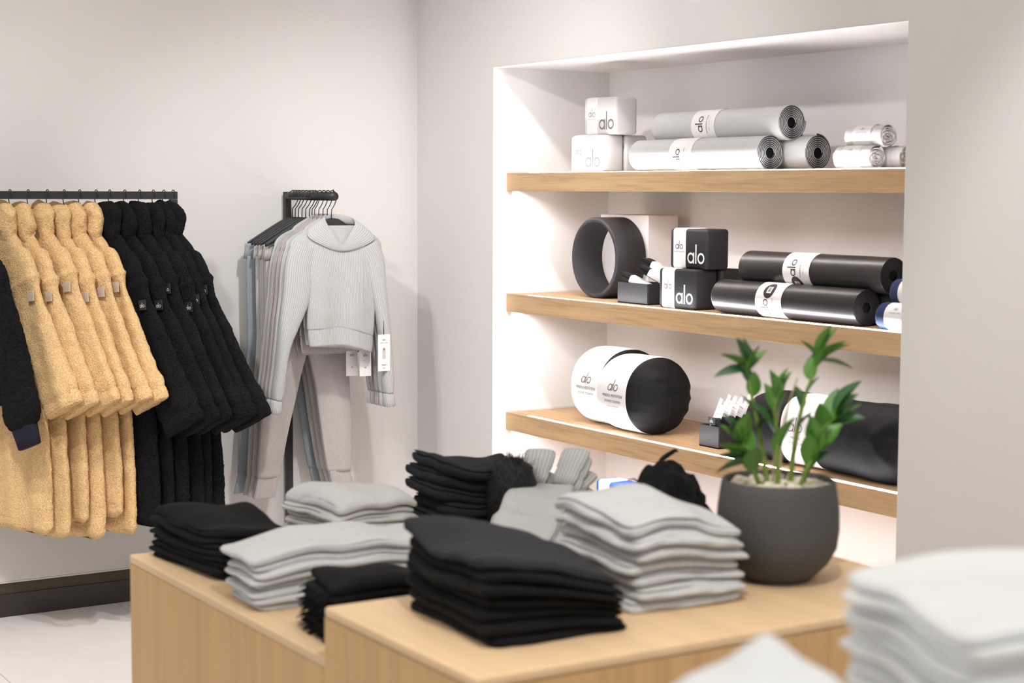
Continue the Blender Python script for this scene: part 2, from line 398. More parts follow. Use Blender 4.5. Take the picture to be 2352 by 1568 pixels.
# ------------------------------------------------------------------ yoga blocks
def block(label, loc, white=True, band=True, m=None, group=None, face=True):
    t = thing('yoga_block', label, 'yoga block', loc, 0, group)
    L, D, H = .205, .10, .138
    m = m or (M['foam_white'] if white else M['foam_black'])
    box('body', (0, -L, 0), (D, 0, H), m, t, .012, 4, True)
    if band:
        bd = B(); e = .0012
        y0, y1 = -.098, -.014
        v, f = boxg((-e, y0, -e * .3), (D + e, y1, H + e), .0125, 4); b = mk('paper_band', v, f, M['paper'], t, True)
        lv, lf = logo2d(.030); tv, tf = text2d('UPLIFTING YOGA BLOCK', .0052)
        put('lettering', [(lv, lf, 0, .012), (tv, tf, 0, -.012)], plane_map((-e - .0006, (y0 + y1) / 2, .07), (0, -1, 0), (0, 0, 1)), M['ink'] if not white else M['ink_grey'], t)
    if face:
        lv, lf = logo2d(.066, .17)
        put('printed_logo', [(lv, lf, 0, 0)], plane_map((-.0006, -.148, .052), (0, -1, 0), (0, 0, 1)), M['ink_pale'] if white else M['white_ink'], t)
    return t
zt = SZ[0]
block('white foam yoga block with paper band, front lower one on the top shelf', (.13, -.968, zt))
block('plain white foam yoga block behind the banded one on the top shelf', (.235, -.972, zt), band=False, face=False)
block('white foam yoga block with paper band stacked on the two others', (.158, -1.014, zt + .138))
zt = SZ[1]
block('black foam yoga block with white band, front lower one beside the small tray', (.115, -1.548, zt), False)
block('plain black foam yoga block behind the lower one, next to black mats', (.22, -1.563, zt), False, False, face=False)
block('black foam yoga block with white band, on top of the two black ones', (.147, -1.568, zt + .138), False)
zt = SZ[3]
for q in range(2):
    block('blue foam yoga block %s in the stack on the lowest shelf' % ['underneath', 'with white band on top'][q], (.12, -1.165, zt + q * .138), True, True, M['foam_blue'], face=False)

# ------------------------------------------------------------------ rolled mats
def spiral(turns, r0, r1, n):
    t = np.linspace(0, turns * 2 * pi, n); r = np.linspace(r0, r1, n); return np.column_stack([np.cos(t) * r, np.sin(t) * r])
def rolled_mat(label, loc, L, R, skin, edge, dark, band=True, rot=0, tilt=0, barcode=False, phase=0, group=None):
    t = thing('yoga_mat', label, 'yoga mat', loc, tilt, group)
    # local: axis along -Y from 0 to -L, centre at (0, y, 0)
    n = 56
    b = B()
    rings = [ell((0, y, 0), (r, 0, 0), (0, 0, r), n) for y, r in ((-.001, R * .93), (0, R * .985), (-.004, R), (-L * .5, R), (-L + .004, R), (-L, R * .985))]
    v, f, uv = loft(rings, False); b.add(v, f, uv)
    # loose outer end of the roll
    a0 = phase
    th = np.linspace(a0, a0 + 1.1, 12); rr = R + np.linspace(.0, .0065, 12)
    lv = []; lf = []
    for i in range(12):
        for y in (0, -L): lv.append((rr[i] * math.cos(th[i]), y, rr[i] * math.sin(th[i])))
    for i in range(11): lf.append((2*i, 2*i + 1, 2*i + 3, 2*i + 2))
    kk = len(lv); lv += [((rr[11] - .006) * math.cos(th[11]), y, (rr[11] - .006) * math.sin(th[11])) for y in (0, -L)]; lf.append((22, 23, kk + 1, kk))
    b.add(lv, lf)
    b.make('mat_skin', skin, t)
    # ends: dark rubber with a raised spiral edge
    for y in (-L + .002, -.002):
        rr = [ell((0, y, 0), (r, 0, 0), (0, 0, r), n) for r in (R * .985, R * .30)]
        v, f, uv = loft(rr, False); mk('rolled_end', v, f, dark, t)
    sb = B()
    s = spiral(6.0, R * .31, R * .97, 330)
    nrm = s / np.linalg.norm(s, axis=1)[:, None]
    w = .00045
    vv = []; ff = []
    for i in range(330):
        p = s[i]; q = nrm[i] * w
        vv += [(p[0] - q[0], -L + .002, p[1] - q[1]), (p[0] - q[0], -L - .0006, p[1] - q[1]), (p[0] + q[0], -L - .0006, p[1] + q[1]), (p[0] + q[0], -L + .002, p[1] + q[1])]
    for i in range(329):
        for k in range(3): ff.append((4*i + k, 4*i + 4 + k, 4*i + 5 + k, 4*i + 1 + k))
    sb.add(vv, ff); sb.make('spiral_edge', edge, t, False)
    cb = B(); rr = [ell((0, y, 0), (r, 0, 0), (0, 0, r), 28) for y, r in ((-L + .0025, R * .30), (-L + .06, R * .26))]
    v, f, uv = loft(rr, True); cb.add(v, f); cb.make('shaded_core', M['core_shade'], t)  # capped plug, its black stands in for shade in the roll's hollow
    if band:
        y0, y1 = -L * .335, -L * .335 - .125
        e = .0012
        rr = [ell((0, y, 0), (R + e, 0, 0), (0, 0, R + e), n) for y in (y0, y1)]
        v, f, uv = loft(rr, False); mk('paper_band', v, f, M['paper'], t)
        Rr = R + e + .0006
        def wrap(ang, yc):                        # u runs up around the roll, v runs along -Y reversed
            return lambda u, vv: np.array([-Rr * math.cos(ang + u / Rr), yc - (-vv), Rr * math.sin(ang + u / Rr)])
        yc = (y0 + y1) / 2
        lv, lf = logo2d(.040, .17)
        a = rot
        put('lettering', [(lv, lf, 0, .020)], wrap(a, yc), M['ink'], t)
        tv, tf = text2d('WARRIOR MAT', .0095); put('small_print', [(tv, tf, 0, -.022)] + [(*text2d('RUBBER   NON SLIP   GRIP', .0042), 0, -.036)], wrap(a, yc), M['ink_grey'], t)
        if barcode:
            cv = [(0, 0)] + [(.026 * math.cos(i / 24 * 2 * pi), .026 * math.sin(i / 24 * 2 * pi)) for i in range(24)]
            ca = a + barcode
            # dark oval with a small barcode label
            V = []; F = []
            for ri, rr_ in enumerate((0.001, .010, .019, .026)):
                for i in range(24): V.append((rr_ * 1.15 * math.cos(i / 24 * 2 * pi), rr_ * math.sin(i / 24 * 2 * pi)))
            for ri in range(3):
                for i in range(24): F.append((ri*24 + i, ri*24 + (i+1) % 24, (ri+1)*24 + (i+1) % 24, (ri+1)*24 + i))
            put('dark_oval', [(np.array(V), F, 0, .004)], wrap(ca, yc), M['ink'], t)
            Rr2 = Rr; Rr = Rr2 + .0006
            V = []; F = []
            for i in range(5):
                for y in (-.012, .010): V.append((-.012 + .006 * i, y))
            for i in range(4): F.append((2*i, 2*i+2, 2*i+3, 2*i+1))
            put('barcode_label', [(np.array(V), F, 0, .004)], wrap(ca, yc), M['white_ink'], t)
            Rr = Rr2 + .0012; sh = []
            for i in range(9):
                x = -.009 + i * .0021; w_ = .0005 + .0004 * (i % 3)
                sh.append((np.array([(x, -.008), (x + w_, -.008), (x + w_, .006), (x, .006)]), [(0, 1, 2, 3)], 0, .004))
            put('barcode', sh, wrap(ca, yc), M['ink'], t)
    return t
R = .0555
z0 = SZ[0] + R + .001
rolled_mat('silver rolled yoga mat in front, bright lower one on the top shelf', (.150, -1.39, z0), .70, R, M['mat_silver'], M['mat_edge'], M['mat_dark'], rot=-.15, phase=-1.2)
rolled_mat('silver rolled yoga mat lying behind, its end showing at the lower right', (.264, -1.49, z0), .70, R, M['mat_silver'], M['mat_edge'], M['mat_dark'], rot=.2, phase=.6)
rolled_mat('silver rolled yoga mat resting on top of the two others', (.208, -1.445, z0 + R * 1.75), .68, R, M['mat_silver'], M['mat_edge'], M['mat_dark'], rot=.10, phase=-1.0)
z0 = SZ[1] + R + .001
rolled_mat('black rolled yoga mat in front, lower one on the second shelf', (.142, -1.875, z0), .68, R, M['mat_black'], M['mat_edge_dk'], M['mat_edge_dk'], rot=-.38, phase=-1.5, barcode=1.05)
rolled_mat('black rolled yoga mat lying behind beside the navy towels', (.256, -1.97, z0), .69, R, M['mat_black'], M['mat_edge_dk'], M['mat_edge_dk'], rot=.2, phase=.6)
rolled_mat('black rolled yoga mat resting on top of the two black ones', (.200, -1.945, z0 + R * 1.75), .66, R, M['mat_black'], M['mat_edge_dk'], M['mat_edge_dk'], rot=.20, phase=-1.0, barcode=-1.02)

# ------------------------------------------------------------------ rolled towels
def towel(label, loc, L, R, m, seed, group=None):
    t = thing('rolled_towel', label, 'towel', loc, 0, group)
    rings = [ell((0, y, 0), (r, 0, 0), (0, 0, r), 36) for y, r in [(.002, R * .6), (.004, R * .85), (0, R * .97), (-.008, R), (-L * .5, R * .99), (-L + .008, R), (-L, R * .97)]]
    v, f, uv = loft(rings, False); b = B(); b.add(fuzz(v, .002, 60, seed), f); b.make('towel_roll', m, t)
    s = spiral(4.2, .004, R * .93, 160); vv = []; ff = []
    for i in range(160):
        y = -L + .004 + (.003 * math.sin(i * .9 + seed)); p = s[i]; q = p / (np.linalg.norm(p) + 1e-6) * R * .075
        vv += [(p[0] - q[0], y + .012, p[1] - q[1]), (p[0] - q[0] * .6, y - .003, p[1] - q[1] * .6), (p[0] + q[0] * .6, y - .003, p[1] + q[1] * .6), (p[0] + q[0], y + .012, p[1] + q[1])]
    for i in range(159):
        for k in range(3): ff.append((4*i + k, 4*i + 4 + k, 4*i + 5 + k, 4*i + 1 + k))
    mk('rolled_layers', vv, ff, m, t)
    y0, y1 = -L * .22, -L * .72; e = .0015
    rr = [ell((0, y, 0), (R + e, 0, 0), (0, 0, R + e), 36) for y in (y0, y1)]
    v, f, uv = loft(rr, False); mk('paper_band', v, f, M['paper'], t)
    Rr = R + e + .0006; yc = (y0 + y1) / 2
    fn = lambda u, vv: np.array([-Rr * math.cos(.45 + vv / Rr), yc - u, Rr * math.sin(.45 + vv / Rr)])
    lv, lf = logo2d(.011); put('lettering', [(lv, lf, 0, .010), (*text2d('YOGA MAT TOWEL', .0055), 0, -.005)], fn, M['ink_pale'], t)
    return t
R = .0355; z0 = SZ[0] + R
towel('white rolled towel with paper band, lower front one at the shelf end', (.16, -2.41, z0), .155, R, M['towel'], 1)
towel('white rolled towel at the back right of the small pile', (.235, -2.46, z0), .155, R * .95, M['towel'], 2)
towel('white rolled towel lying on top of the two other white ones', (.19, -2.425, z0 + R * 1.8), .155, R * .95, M['towel'], 3)
R = .040; z0 = SZ[1] + R
towel('navy rolled towel with white band, lower one by the wall edge', (.118, -2.655, z0), .17, R, M['towel_navy'], 4)
towel('navy rolled towel with white band, upper one by the wall edge', (.155, -2.675, z0 + R * 1.75), .155, R, M['towel_navy'], 5)

# ------------------------------------------------------------------ yoga wheel and carton
t = thing('yoga_hoop', 'black yoga wheel standing upright on the second shelf', 'yoga wheel', (.20, -1.03, SZ[1]))
Rw, Wd = .1525, .132
prof = [(0, Rw - .016), (-.002, Rw - .013), (-.001, Rw - .004), (.004, Rw), (Wd - .004, Rw), (Wd + .001, Rw - .004), (Wd + .002, Rw - .013), (Wd, Rw - .016)]
rings = [ell((x, 0, Rw), (0, r, 0), (0, 0, r), 96) for x, r in prof]
v, f, uv = loft(rings, False); mk('tread', v, f, M['wheel'], t)
rings = [ell((x, 0, Rw), (0, r, 0), (0, 0, r), 96) for x, r in ((.0, Rw - .0155), (.003, Rw - .0175), (Wd - .003, Rw - .0175), (Wd, Rw - .0155))]
v, f, uv = loft(rings, False); mk('inner_hoop', v, [q[::-1] for q in f], M['wheel'], t)
t = thing('carton', 'tall white carton standing behind the black wheel', 'box', (.345, -.862, SZ[1]))
box('carton_body', (0, -.312, 0), (.14, 0, .312), M['carton'], t, .0012, 1)
box('lid_flap', (.002, -.31, .3122), (.138, -.001, .3135), M['carton'], t)
box('carton_seam', (-.0006, -.103, .002), (.0, -.1015, .311), M['ink_pale'], t)

# ------------------------------------------------------------------ trays with straps
def tray(label, loc, L, D, H):
    t = thing('display_tray', label, 'tray', loc)
    w = .004
    b = box('tray_base', (0, -L, 0), (D, 0, w), M['tray'], t)
    box('tray_side', (0, -L, 0), (w, 0, H), M['tray'], t, .0006, 1); box('tray_side', (D - w, -L, 0), (D, 0, H), M['tray'], t, .0006, 1)
    box('tray_side', (w, -w, 0), (D - w, 0, H), M['tray'], t, .0006, 1); box('tray_side', (w, -L, 0), (D - w, -L + w, H), M['tray'], t, .0006, 1)
    return t
tray('small black tray of yoga straps beside the wheel', (.135, -1.275, SZ[1]), .180, .115, .075)
def strap(label, loc, rz, tilt):
    t = thing('yoga_strap', label, 'yoga strap', loc, rz)
    t.rotation_euler = (tilt, 0, rz)
    # folded webbing: a flat loop wound several times, lying along local y
    b = B()
    for k in range(4):
        a = .078 - .004 * k; h = .013 - .003 * k
        th = np.linspace(0, 2 * pi, 41)[:-1]; rr = []
        for q in th:
            y = a * math.copysign(abs(math.cos(q)) ** .35, math.cos(q)); z = h * math.copysign(abs(math.sin(q)) ** .8, math.sin(q))
            n = np.array([0, math.cos(q) * .9, math.sin(q)]); rr.append([(-.019, y, z + .014), (.019, y, z + .014), (.019, y - n[1] * .002, z + .014 - n[2] * .002), (-.019, y - n[1] * .002, z + .014 - n[2] * .002)])
        v, f, uv = loft(rr, False, True); b.add(v, f)
    b.make('folded_webbing', M['web'], t, False)
    v, f = boxg((-.0205, -.048, .0005), (.0205, .034, .0295), .006, 3); mk('paper_sleeve', v, f, M['paper'], t)
    lv, lf = logo2d(.012); put('lettering', [(lv, lf, 0, .004), (*text2d('YOGA STRAP', .005), 0, -.010)], plane_map((0, -.008, .0301), (0, 1, 0), (-1, 0, 0)), M['ink_grey'], t)
    for s in (-1, 1):
        th = np.linspace(0, pi * 2, 22)[:-1]
        p = np.array([(.016 * math.cos(q), -.080 + .004 * s, .012 + .012 * math.sin(q)) for q in th])
        a = [ell(p[i], (p[i] - np.array([0, -.080 + .004 * s, .012])) / .016 * .0016, (0, .0016, 0), 8) for i in range(len(p))]
        v, f, uv = loft(a, False, True); mk('metal_ring', v, f, M['chrome'], t)
    return t
strap('black yoga strap with white sleeve, front one in the small tray', (.172, -1.345, SZ[1] + .062), .5, .42)
strap('black yoga strap with white sleeve, leaning behind the front one', (.215, -1.395, SZ[1] + .084), .62, .5)
strap('bundle of black yoga strap on top at the back of the tray', (.245, -1.375, SZ[1] + .112), .35, .40)

tray('black tray of carded grip accessories beside the round cushions', (.165, -1.725, SZ[2]), .105, .235, .075)
for k in range(7):
    x = .168 + k * .0305
    t = thing('carded_grip', '%s white header card with black fabric pouch from the tray front' % ORD[k], 'accessory', (x + .010, -1.778, SZ[2] + .008), 0, 'carded accessories in the black tray')
    tl = .14
    # card: thin, leaning back and right
    e = np.array([.18, -.30, .93]); e /= np.linalg.norm(e); ex = np.array([0, -1, -.28]); ex /= np.linalg.norm(ex); nn = np.cross(ex, e)
    o = np.array([0.004, .022, .055])
    W, Hc = .040, .120 + .006 * ((k * 5) % 3 - 1)
    c = []
    for (u, v_) in ((0, 0), (W, 0), (W, Hc), (W * .68, Hc), (W * .68, Hc - .016), (W * .36, Hc - .016), (W * .36, Hc), (0, Hc)):
        c.append((u, v_))
    V = [o + u * ex + v_ * e for u, v_ in c] + [o + u * ex + v_ * e + nn * -.0008 for u, v_ in c]
    n = len(c); F = [tuple(range(n)), tuple(range(2*n - 1, n - 1, -1))] + [(i, (i+1) % n, n + (i+1) % n, n + i) for i in range(n)]
    mk('header_card', V, F, M['paper'], t, False)
    lv, lf = logo2d(.009)
    put('lettering', [(lv, lf, 0, .028), (*text2d('GRIP SOCK', .0046), 0, .008), (*text2d('NON SLIP GRIP', .0034), 0, -.004), (*text2d('ONE SIZE', .0034), 0, -.012)], plane_map(o + ex * W * .5 + e * .072 + nn * (.0006 if nn[0] < 0 else -.0016), ex, e), M['ink_grey'], t)
    rings = []
    for z_, a, b_ in ((0, .030, .007), (.02, .033, .010), (.045, .031, .011), (.065, .024, .010), (.082, .020, .008), (.092, .018, .006), (.095, .012, .003)):
        rings.append(ell((-.004 + z_ * .12, .006 - z_ * .28, z_), (0, a, 0), (b_, 0, 0), 26))
    v, f, uv = loft(rings); mk('fabric_pouch', fuzz(v, .004, 40, k), f, M['web'], t)
    if k == 0:
        v, f = boxg((-.0125, -.030, .072), (-.010, .006, .098), .001, 1); mk('woven_patch', v, f, M['patch_black'], t, False)
        lv, lf = logo2d(.014); put('patch_lettering', [(lv, lf, 0, 0)], plane_map((-.0131, -.012, .086), (0, -1, 0), (0, 0, 1)), M['white_ink'], t)

# ------------------------------------------------------------------ cushions
def wrinkle(v, amp, sc, seed, ok=None):
    out = np.array(v)
    for i, p in enumerate(v):
        a = noise.noise(Vector((p[0] * sc + seed, p[1] * sc * .6, p[2] * sc * 2.2))); r = 1 - abs(a) * 2
        out[i] = p + np.array([0, -1, 0]) * amp * r + np.array([p[0], 0, 0]) * 0
    return out
def round_cushion(label, loc, seed, Rr=.141):
    t = thing('round_cushion', label, 'cushion', loc)
    L = .175
    keys = [(.02, .03), (.019, .35), (.016, .70), (.006, .93), (-.03, 1.0), (-L + .02, 1.0), (-L - .01, .965), (-L - .035, .84), (-L - .062, .6), (-L - .076, .32), (-L - .081, .03)]
    ks = np.array(keys); tt = np.linspace(0, 1, len(ks)); kk = interp(np.column_stack([tt, ks]), np.linspace(0, 1, 46))
    rings = [ell((0, y, Rr * .985), (Rr * r, 0, 0), (0, 0, Rr * .985 * r), 72, 2.15) for y, r in kk]
    v, f, uv = loft(rings); v2 = np.array(v)
    for i, p in enumerate(v):
        if p[1] < -L + .03:
            a = noise.noise(Vector((p[0] * 9 + seed, p[1] * 9, p[2] * 24))); b_ = noise.noise(Vector((p[0] * 30 + seed, 0, p[2] * 40)))
            v2[i] = p + np.array([p[0] * .0, -(1 - abs(a) * 2) * .008 - b_ * .003, 0])
    mk('cover', v2, f, M['cushion'], t)
    # piped seam down the face
    sp = []
    for q in np.linspace(-.95, .95, 30):
        z_ = Rr * .985 + Rr * .9 * q; rr = abs(q) * .9; y = np.interp(rr, [.03, .32, .6, .84, .965], [-L - .081, -L - .076, -L - .062, -L - .035, -L - .01]) - .011
        sp.append((-.012 + .01 * q * q, y, z_))
    v, f, uv = tube(sp, .0018, 6); mk('face_seam', v, f, M['cushion'], t)
    e = .002
    rings = [ell((0, y, Rr * .985), ((Rr * r + e), 0, 0), (0, 0, Rr * .985 * r + e), 72, 2.15) for y, r in ((.012, .955), (-.0, .985), (-.03, 1.0), (-L + .02, 1.0), (-L + .002, .985))]
    v, f, uv = loft(rings, False); mk('paper_band', v, f, M['paper'], t)
    Ru = Rr + e + .001; yc = -.088
    sg_ = lambda q: math.copysign(abs(q) ** (2 / 2.15), q)
    fn = lambda u, v_: np.array([-(Ru + .001) * sg_(math.cos(v_ / Ru + .02)), yc - u, Rr * .985 + Ru * .985 * sg_(math.sin(v_ / Ru + .02))])
    lv, lf = logo2d(.042, .10); lv = lv + np.column_stack([lv[:, 1] * .25, np.zeros(len(lv))])
    put('lettering', [(lv, lf, .01, .035), (*text2d('MINDFUL MEDITATION', .0115), .008, -.002), (*text2d('ROUND CUSHION', .0115), .008, -.020)], fn, M['ink'], t)
    put('small_print', [(*text2d('ETHICALLY DESIGNED FOR', .006), .006, -.038), (*text2d('YOUR PRACTICE', .006), .006, -.047)], fn, M['ink_pale'], t)
    return t
round_cushion('black round meditation cushion with white band, front one facing us', (.205, -1.255, SZ[2]), 3)
round_cushion('black round meditation cushion with white band, half hidden behind the front one', (.245, -1.035, SZ[2]), 9, .146)
t = thing('bolster_cushion', 'long black bolster with white band lying behind the potted plant', 'cushion', (.222, -1.992, SZ[2]))
L = .76; hh = .113
ks = np.array([(.0, .15), (-.004, .45), (-.02, .78), (-.06, .95), (-.14, 1.0), (-.30, .985), (-.50, 1.0), (-.62, 1.06), (-.70, .98), (-.74, .8), (-.76, .4), (-.765, .1)])
kk = interp(np.column_stack([np.linspace(0, 1, len(ks)), ks]), np.linspace(0, 1, 60))
rings = [ell((0, y, hh), (.118 * r, 0, 0), (0, 0, hh * min(r, 1.0 + (r - 1))), 60, 2.6) for y, r in kk]
for r_ in rings: r_[:, 2] = np.maximum(r_[:, 2], .0005)
v, f, uv = loft(rings); v2 = np.array(v)
for i, p in enumerate(v):
    g = min(1, max(0, (-p[1] - .42) / .25))
    a = noise.noise(Vector((p[0] * 6, p[1] * 10 + p[2] * 12, p[2] * 10 - p[1] * 9)))
    v2[i] = p + np.array([-1, 0, .7]) * (1 - abs(a) * 2) * .010 * g + np.array([-.4, 0, .6]) * .003 * noise.noise(Vector((p[0] * 20, p[1] * 20, p[2] * 20)))
mk('cover', v2, f, M['cushion'], t)
rings = [ell((0, y, hh), (.118 * r + .002, 0, 0), (0, 0, hh * r + .002), 60, 2.6) for y, r in ((-.225, 1.0), (-.26, .995), (-.32, .985), (-.375, .985))]
v, f, uv = loft(rings, False); mk('paper_band', v, f, M['paper'], t)
lv, lf = logo2d(.048, .10); lv = lv + np.column_stack([lv[:, 1] * .25, np.zeros(len(lv))])
put('lettering', [(lv, lf, 0, .03), (*text2d('MINDFUL', .0115), 0, -.012), (*text2d('MEDITATION', .0115), 0, -.03), (*text2d('RECTANGULAR CUSHION', .0085), 0, -.046)], plane_map((-.1228, -.30, hh), (0, -1, 0), (0, 0, 1)), M['ink'], t)

# ------------------------------------------------------------------ coat rail on the left wall
RAILY, RAILZ = -.34, 1.578
t = thing('wall_rail', 'long black metal wall rail carrying the teddy coats', 'clothes rail', (-1.19, RAILY, RAILZ))
box('rail_bar', (-2.4, -.013, -.014), (0, .013, .014), M['black_metal'], t, .002, 2)
box('end_post', (-.026, -.013, -RAILZ), (0, .013, -.0145), M['black_metal'], t, .002, 2)
box('wall_arm', (-2.4, .0135, -.012), (-2.374, -RAILY - .013, .012), M['black_metal'], t, .002, 2)
box('foot_arm', (-.026, .0135, -RAILZ + .11), (0, -RAILY - .016, -RAILZ + .136), M['black_metal'], t, .002, 2)

PHI = math.radians(25)
def hook_path(n=26):
    th = np.linspace(-.5, pi + .15, n)
    p = [(0, .020 * math.cos(q), .002 + .020 * math.sin(q)) for q in th]
    return p
def coat_hanger(loc, label, rz):
    t = thing('coat_hanger', label, 'hanger', loc, rz, 'wire hangers on the coat rail')
    ha = -pi / 2 - rz; hc, hs = math.cos(ha), math.sin(ha)
    p = [(.0185 * math.cos(q), 0, -.013 + .0185 * math.sin(q)) for q in np.linspace(-.5, pi, 20)]
    # hook loops over the bar in the plane across the bar
    p = p + [(-.0185, 0, -.025), (-.014, 0, -.038), (-.003, 0, -.05), (0, 0, -.085), (0, 0, -.165)]
    p = [(a * hc, a * hs, c) for a, b_, c in p]
    v, f, uv = tube(p, .0017, 8); mk('hook', v, f, M['black_metal'], t)
    q = spline([(-.045, .004, -.215), (-.025, .003, -.19), (0, .002, -.165), (.025, .003, -.19), (.045, .004, -.215)], 24)
    v, f, uv = tube(q, [.004 for i in range(24)], 10); mk('shoulder_bar', v, f, M['black_plastic'], t)
    return t

def coat_meshes(kind, seed):
    """rings in the coat's own plane: x = towards the room, y = thickness, z = height below the rail"""
    black = kind != 'beige'
    X = np.array([1., 0, 0]); Y = np.array([0, 1., 0])
    ks = [(-.10, .00, .024, .014), (-.13, .0, .034, .018), (-.165, .0, .072, .023), (-.22, .0, .116, .026), (-.36, .0, .160, .026), (-.60, -.004, .195, .025), (-.86, -.008, .225, .027), (-1.05, -.01, .238, .029), (-1.13, -.01, .236, .029), (-1.165, -.01, .228, .024), (-1.18, -.01, .205, .010)]
    if not black: ks = [(z, c - .02, a * .93, b * 1.04) for z, c, a, b in ks]
    ks = np.array(ks)[::-1]; ks[:, 0] *= 1 + .03 * math.sin(seed * 2.7); zl = ks[0, 0]
    zs = np.concatenate([np.linspace(zl, zl + .08, 22), np.linspace(zl + .086, -.10, 150)])
    kk = interp(ks, zs); rings = []
    for z, (c, a, b) in zip(zs, kk):
        r = ell((c, 0, z), X * a, Y * b, 96, 2.6)
        # soft vertical folds on the lower body
        g = min(1, max(0, (-z - .5) / .5))
        r[:, 1] += g * .006 * np.sin(r[:, 0] * 48 + seed * 2 + z * 2.0) * np.sign(1)
        rings.append(r)
    v, f, uv = loft(rings); body = (fuzz(fuzz(v, .003, 30, seed), .0022, 170, seed + 5), f, uv)
    # sleeve
    def sleeve(sgn, res):
        P0 = np.array([.055, -.005, -.205]); P1 = np.array([.372 if black else .285, -.004, -.812 if black else -.735])
        if not black: P0 = np.array([.030, -.005, -.19])
        d = P1 - P0; L = np.linalg.norm(d); d /= L; w = np.array([-d[2], 0, d[0]]); w = np.array([d[2], 0, -d[0]]) * -1
        sh = .02 * math.sin(seed * 2.3)
        ks = np.array([(0, .03, .012), (.03, .055, .020), (.10, .072, .026), (.19 + sh, .078, .0275), (.212 + sh, .0835, .0308), (.232 + sh, .0785, .0262), (.5, .082, .0262), (.8, .088, .0272), (.915, .092, .0275), (.926, .0905, .0258), (.937, .092, .0275), (.985, .0915, .0262), (.995, .090, .022), (1.0, .087, .013)])
        ts = np.concatenate([np.linspace(0, .165, 22), np.linspace(.17, .26, 20), np.linspace(.265, .9, 76), np.linspace(.904, .96, 18), np.linspace(.963, .985, 7), np.linspace(.987, 1, 9)]) if res else np.linspace(0, 1, 24)
        kk = interp(ks, ts); rr = []
        bend = .012
        for tq, (a, b) in zip(ts, kk):
            c = P0 + d * L * tq + w * bend * math.sin(tq * pi) * -1
            r = ell(c, w * a, Y * b, 72 if res else 24, 2.5)
            r[:, 1] += .004 * np.sin(((r - c) @ w) * 60 + seed + tq * 3) * min(1, tq * 3)
            rr.append(r)
        v, f, uv = loft(rr); v = v * np.array([sgn, 1, 1]) if sgn < 0 else v
        if sgn < 0: f = [q[::-1] for q in f]
        if res: v = fuzz(fuzz(v, .0032, 28, seed + 11), .0021, 170, seed + 3)
        return (v, f, uv), P0, d, L, w
    s1, P0, d, L, w = sleeve(1, True); s2 = sleeve(-1, False)[0]
    hk = np.array([(-.175, .022, .012, .010), (-.16, .020, .024, .018), (-.135, .014, .034, .024), (-.10, .006, .050, .028), (-.065, .0, .055, .028), (-.04, -.006, .044, .025), (-.024, -.012, .026, .016), (-.019, -.014, .008, .005)])
    if not black: hk[:, 1] -= .025
    zs = np.linspace(-.175, -.019, 46); kk = interp(hk, zs)
    rr = [ell((c, -.006, z), X * a, Y * b, 48, 2.2) for z, (c, a, b) in zip(zs, kk)]
    v, f, uv = loft(rr); hood = (fuzz(fuzz(v, .010, 24, seed * 3 + 2), .0022, 170, seed), f, uv)
    # patch on the sleeve below the seam
    pc = P0 + d * L * (.30 + (.06 if black else .035) * math.sin(seed * 2.2 + .5)) + w * .040 + np.array([0, -.0285, 0])
    return dict(body=body, s1=s1, s2=s2, hood=hood, patch=(pc, d, w))

_pc = {}
def coat(kind, seed, loc, label, rz, group, patch_shift=0):
    m = M['beige'] if kind == 'beige' else M['black_fleece']
    key = (kind, seed)
    t = thing('teddy_coat', label, 'coat', loc, rz, group)
    if key not in _pc:
        g = coat_meshes(kind, seed); objs = {}
        objs['body'] = mk('body', *g['body'][:2], m, t); objs['sleeve'] = mk('sleeve', *g['s1'][:2], m, t)
        objs['sleeve2'] = mk('sleeve', *g['s2'][:2], m, t); objs['hood'] = mk('hood', *g['hood'][:2], m, t)
        pc, d, w = g['patch']
        V, F = boxg((-.018, -.0015, -.018), (.018, .0015, .018), .001, 1)
        ang = .12
        R_ = np.array([[math.cos(ang), 0, -math.sin(ang)], [0, 1, 0], [math.sin(ang), 0, math.cos(ang)]])
        V = V @ R_.T + pc
        objs['patch'] = mk('brand_patch', V, F, M['patch_beige'] if kind == 'beige' else M['patch_black'], t, False)
        lv, lf = logo2d(.017); ex = R_ @ np.array([1., 0, 0]); ey = R_ @ np.array([0, 0, 1.])
        objs['logo'] = put('patch_lettering', [(lv, lf, 0, 0)], plane_map(pc + np.array([0, -.0022, 0]), ex, ey), M['white_ink'] if kind != 'beige' else M['patch_beige'], t)
        if kind == 'navy': pass
        _pc[key] = objs
    else:
        for o in _pc[key].values():
            c = o.copy(); COL.objects.link(c); c.parent = t
    return t

RZ = PHI - pi / 2
bx = [-1.80, -1.736, -1.668, -1.608, -1.552, -1.492]
kx = [-1.440, -1.384, -1.327, -1.272, -1.238, -1.196]
kx = [-1.442, -1.386, -1.330, -1.278, -1.238, -1.190 - .012]
for i, x in enumerate(bx):
    j = random.uniform(-.035, .035)
    coat('beige', i, (x, RAILY, RAILZ - .004 * (i % 2)), f'beige teddy fleece coat, {ORD[i]} beige one counted from the left', RZ - .06 + j, 'beige teddy coats on the wall rail')
    coat_hanger((x, RAILY, RAILZ + .014), f'black wire hanger holding the {ORD[i]} beige coat from the left', RZ - .06 + j)
for i, x in enumerate(kx):
    j = random.uniform(-.03, .03) if i < 5 else .03
    coat('black', i, (x, RAILY, RAILZ - .004 * (i % 2)), f'black teddy fleece coat, {ORD[i]} black one after the beige coats', RZ + j, 'black teddy coats on the wall rail')
    coat_hanger((x, RAILY, RAILZ + .014), f'black wire hanger holding the {ORD[i]} black coat after the beige ones', RZ + j)

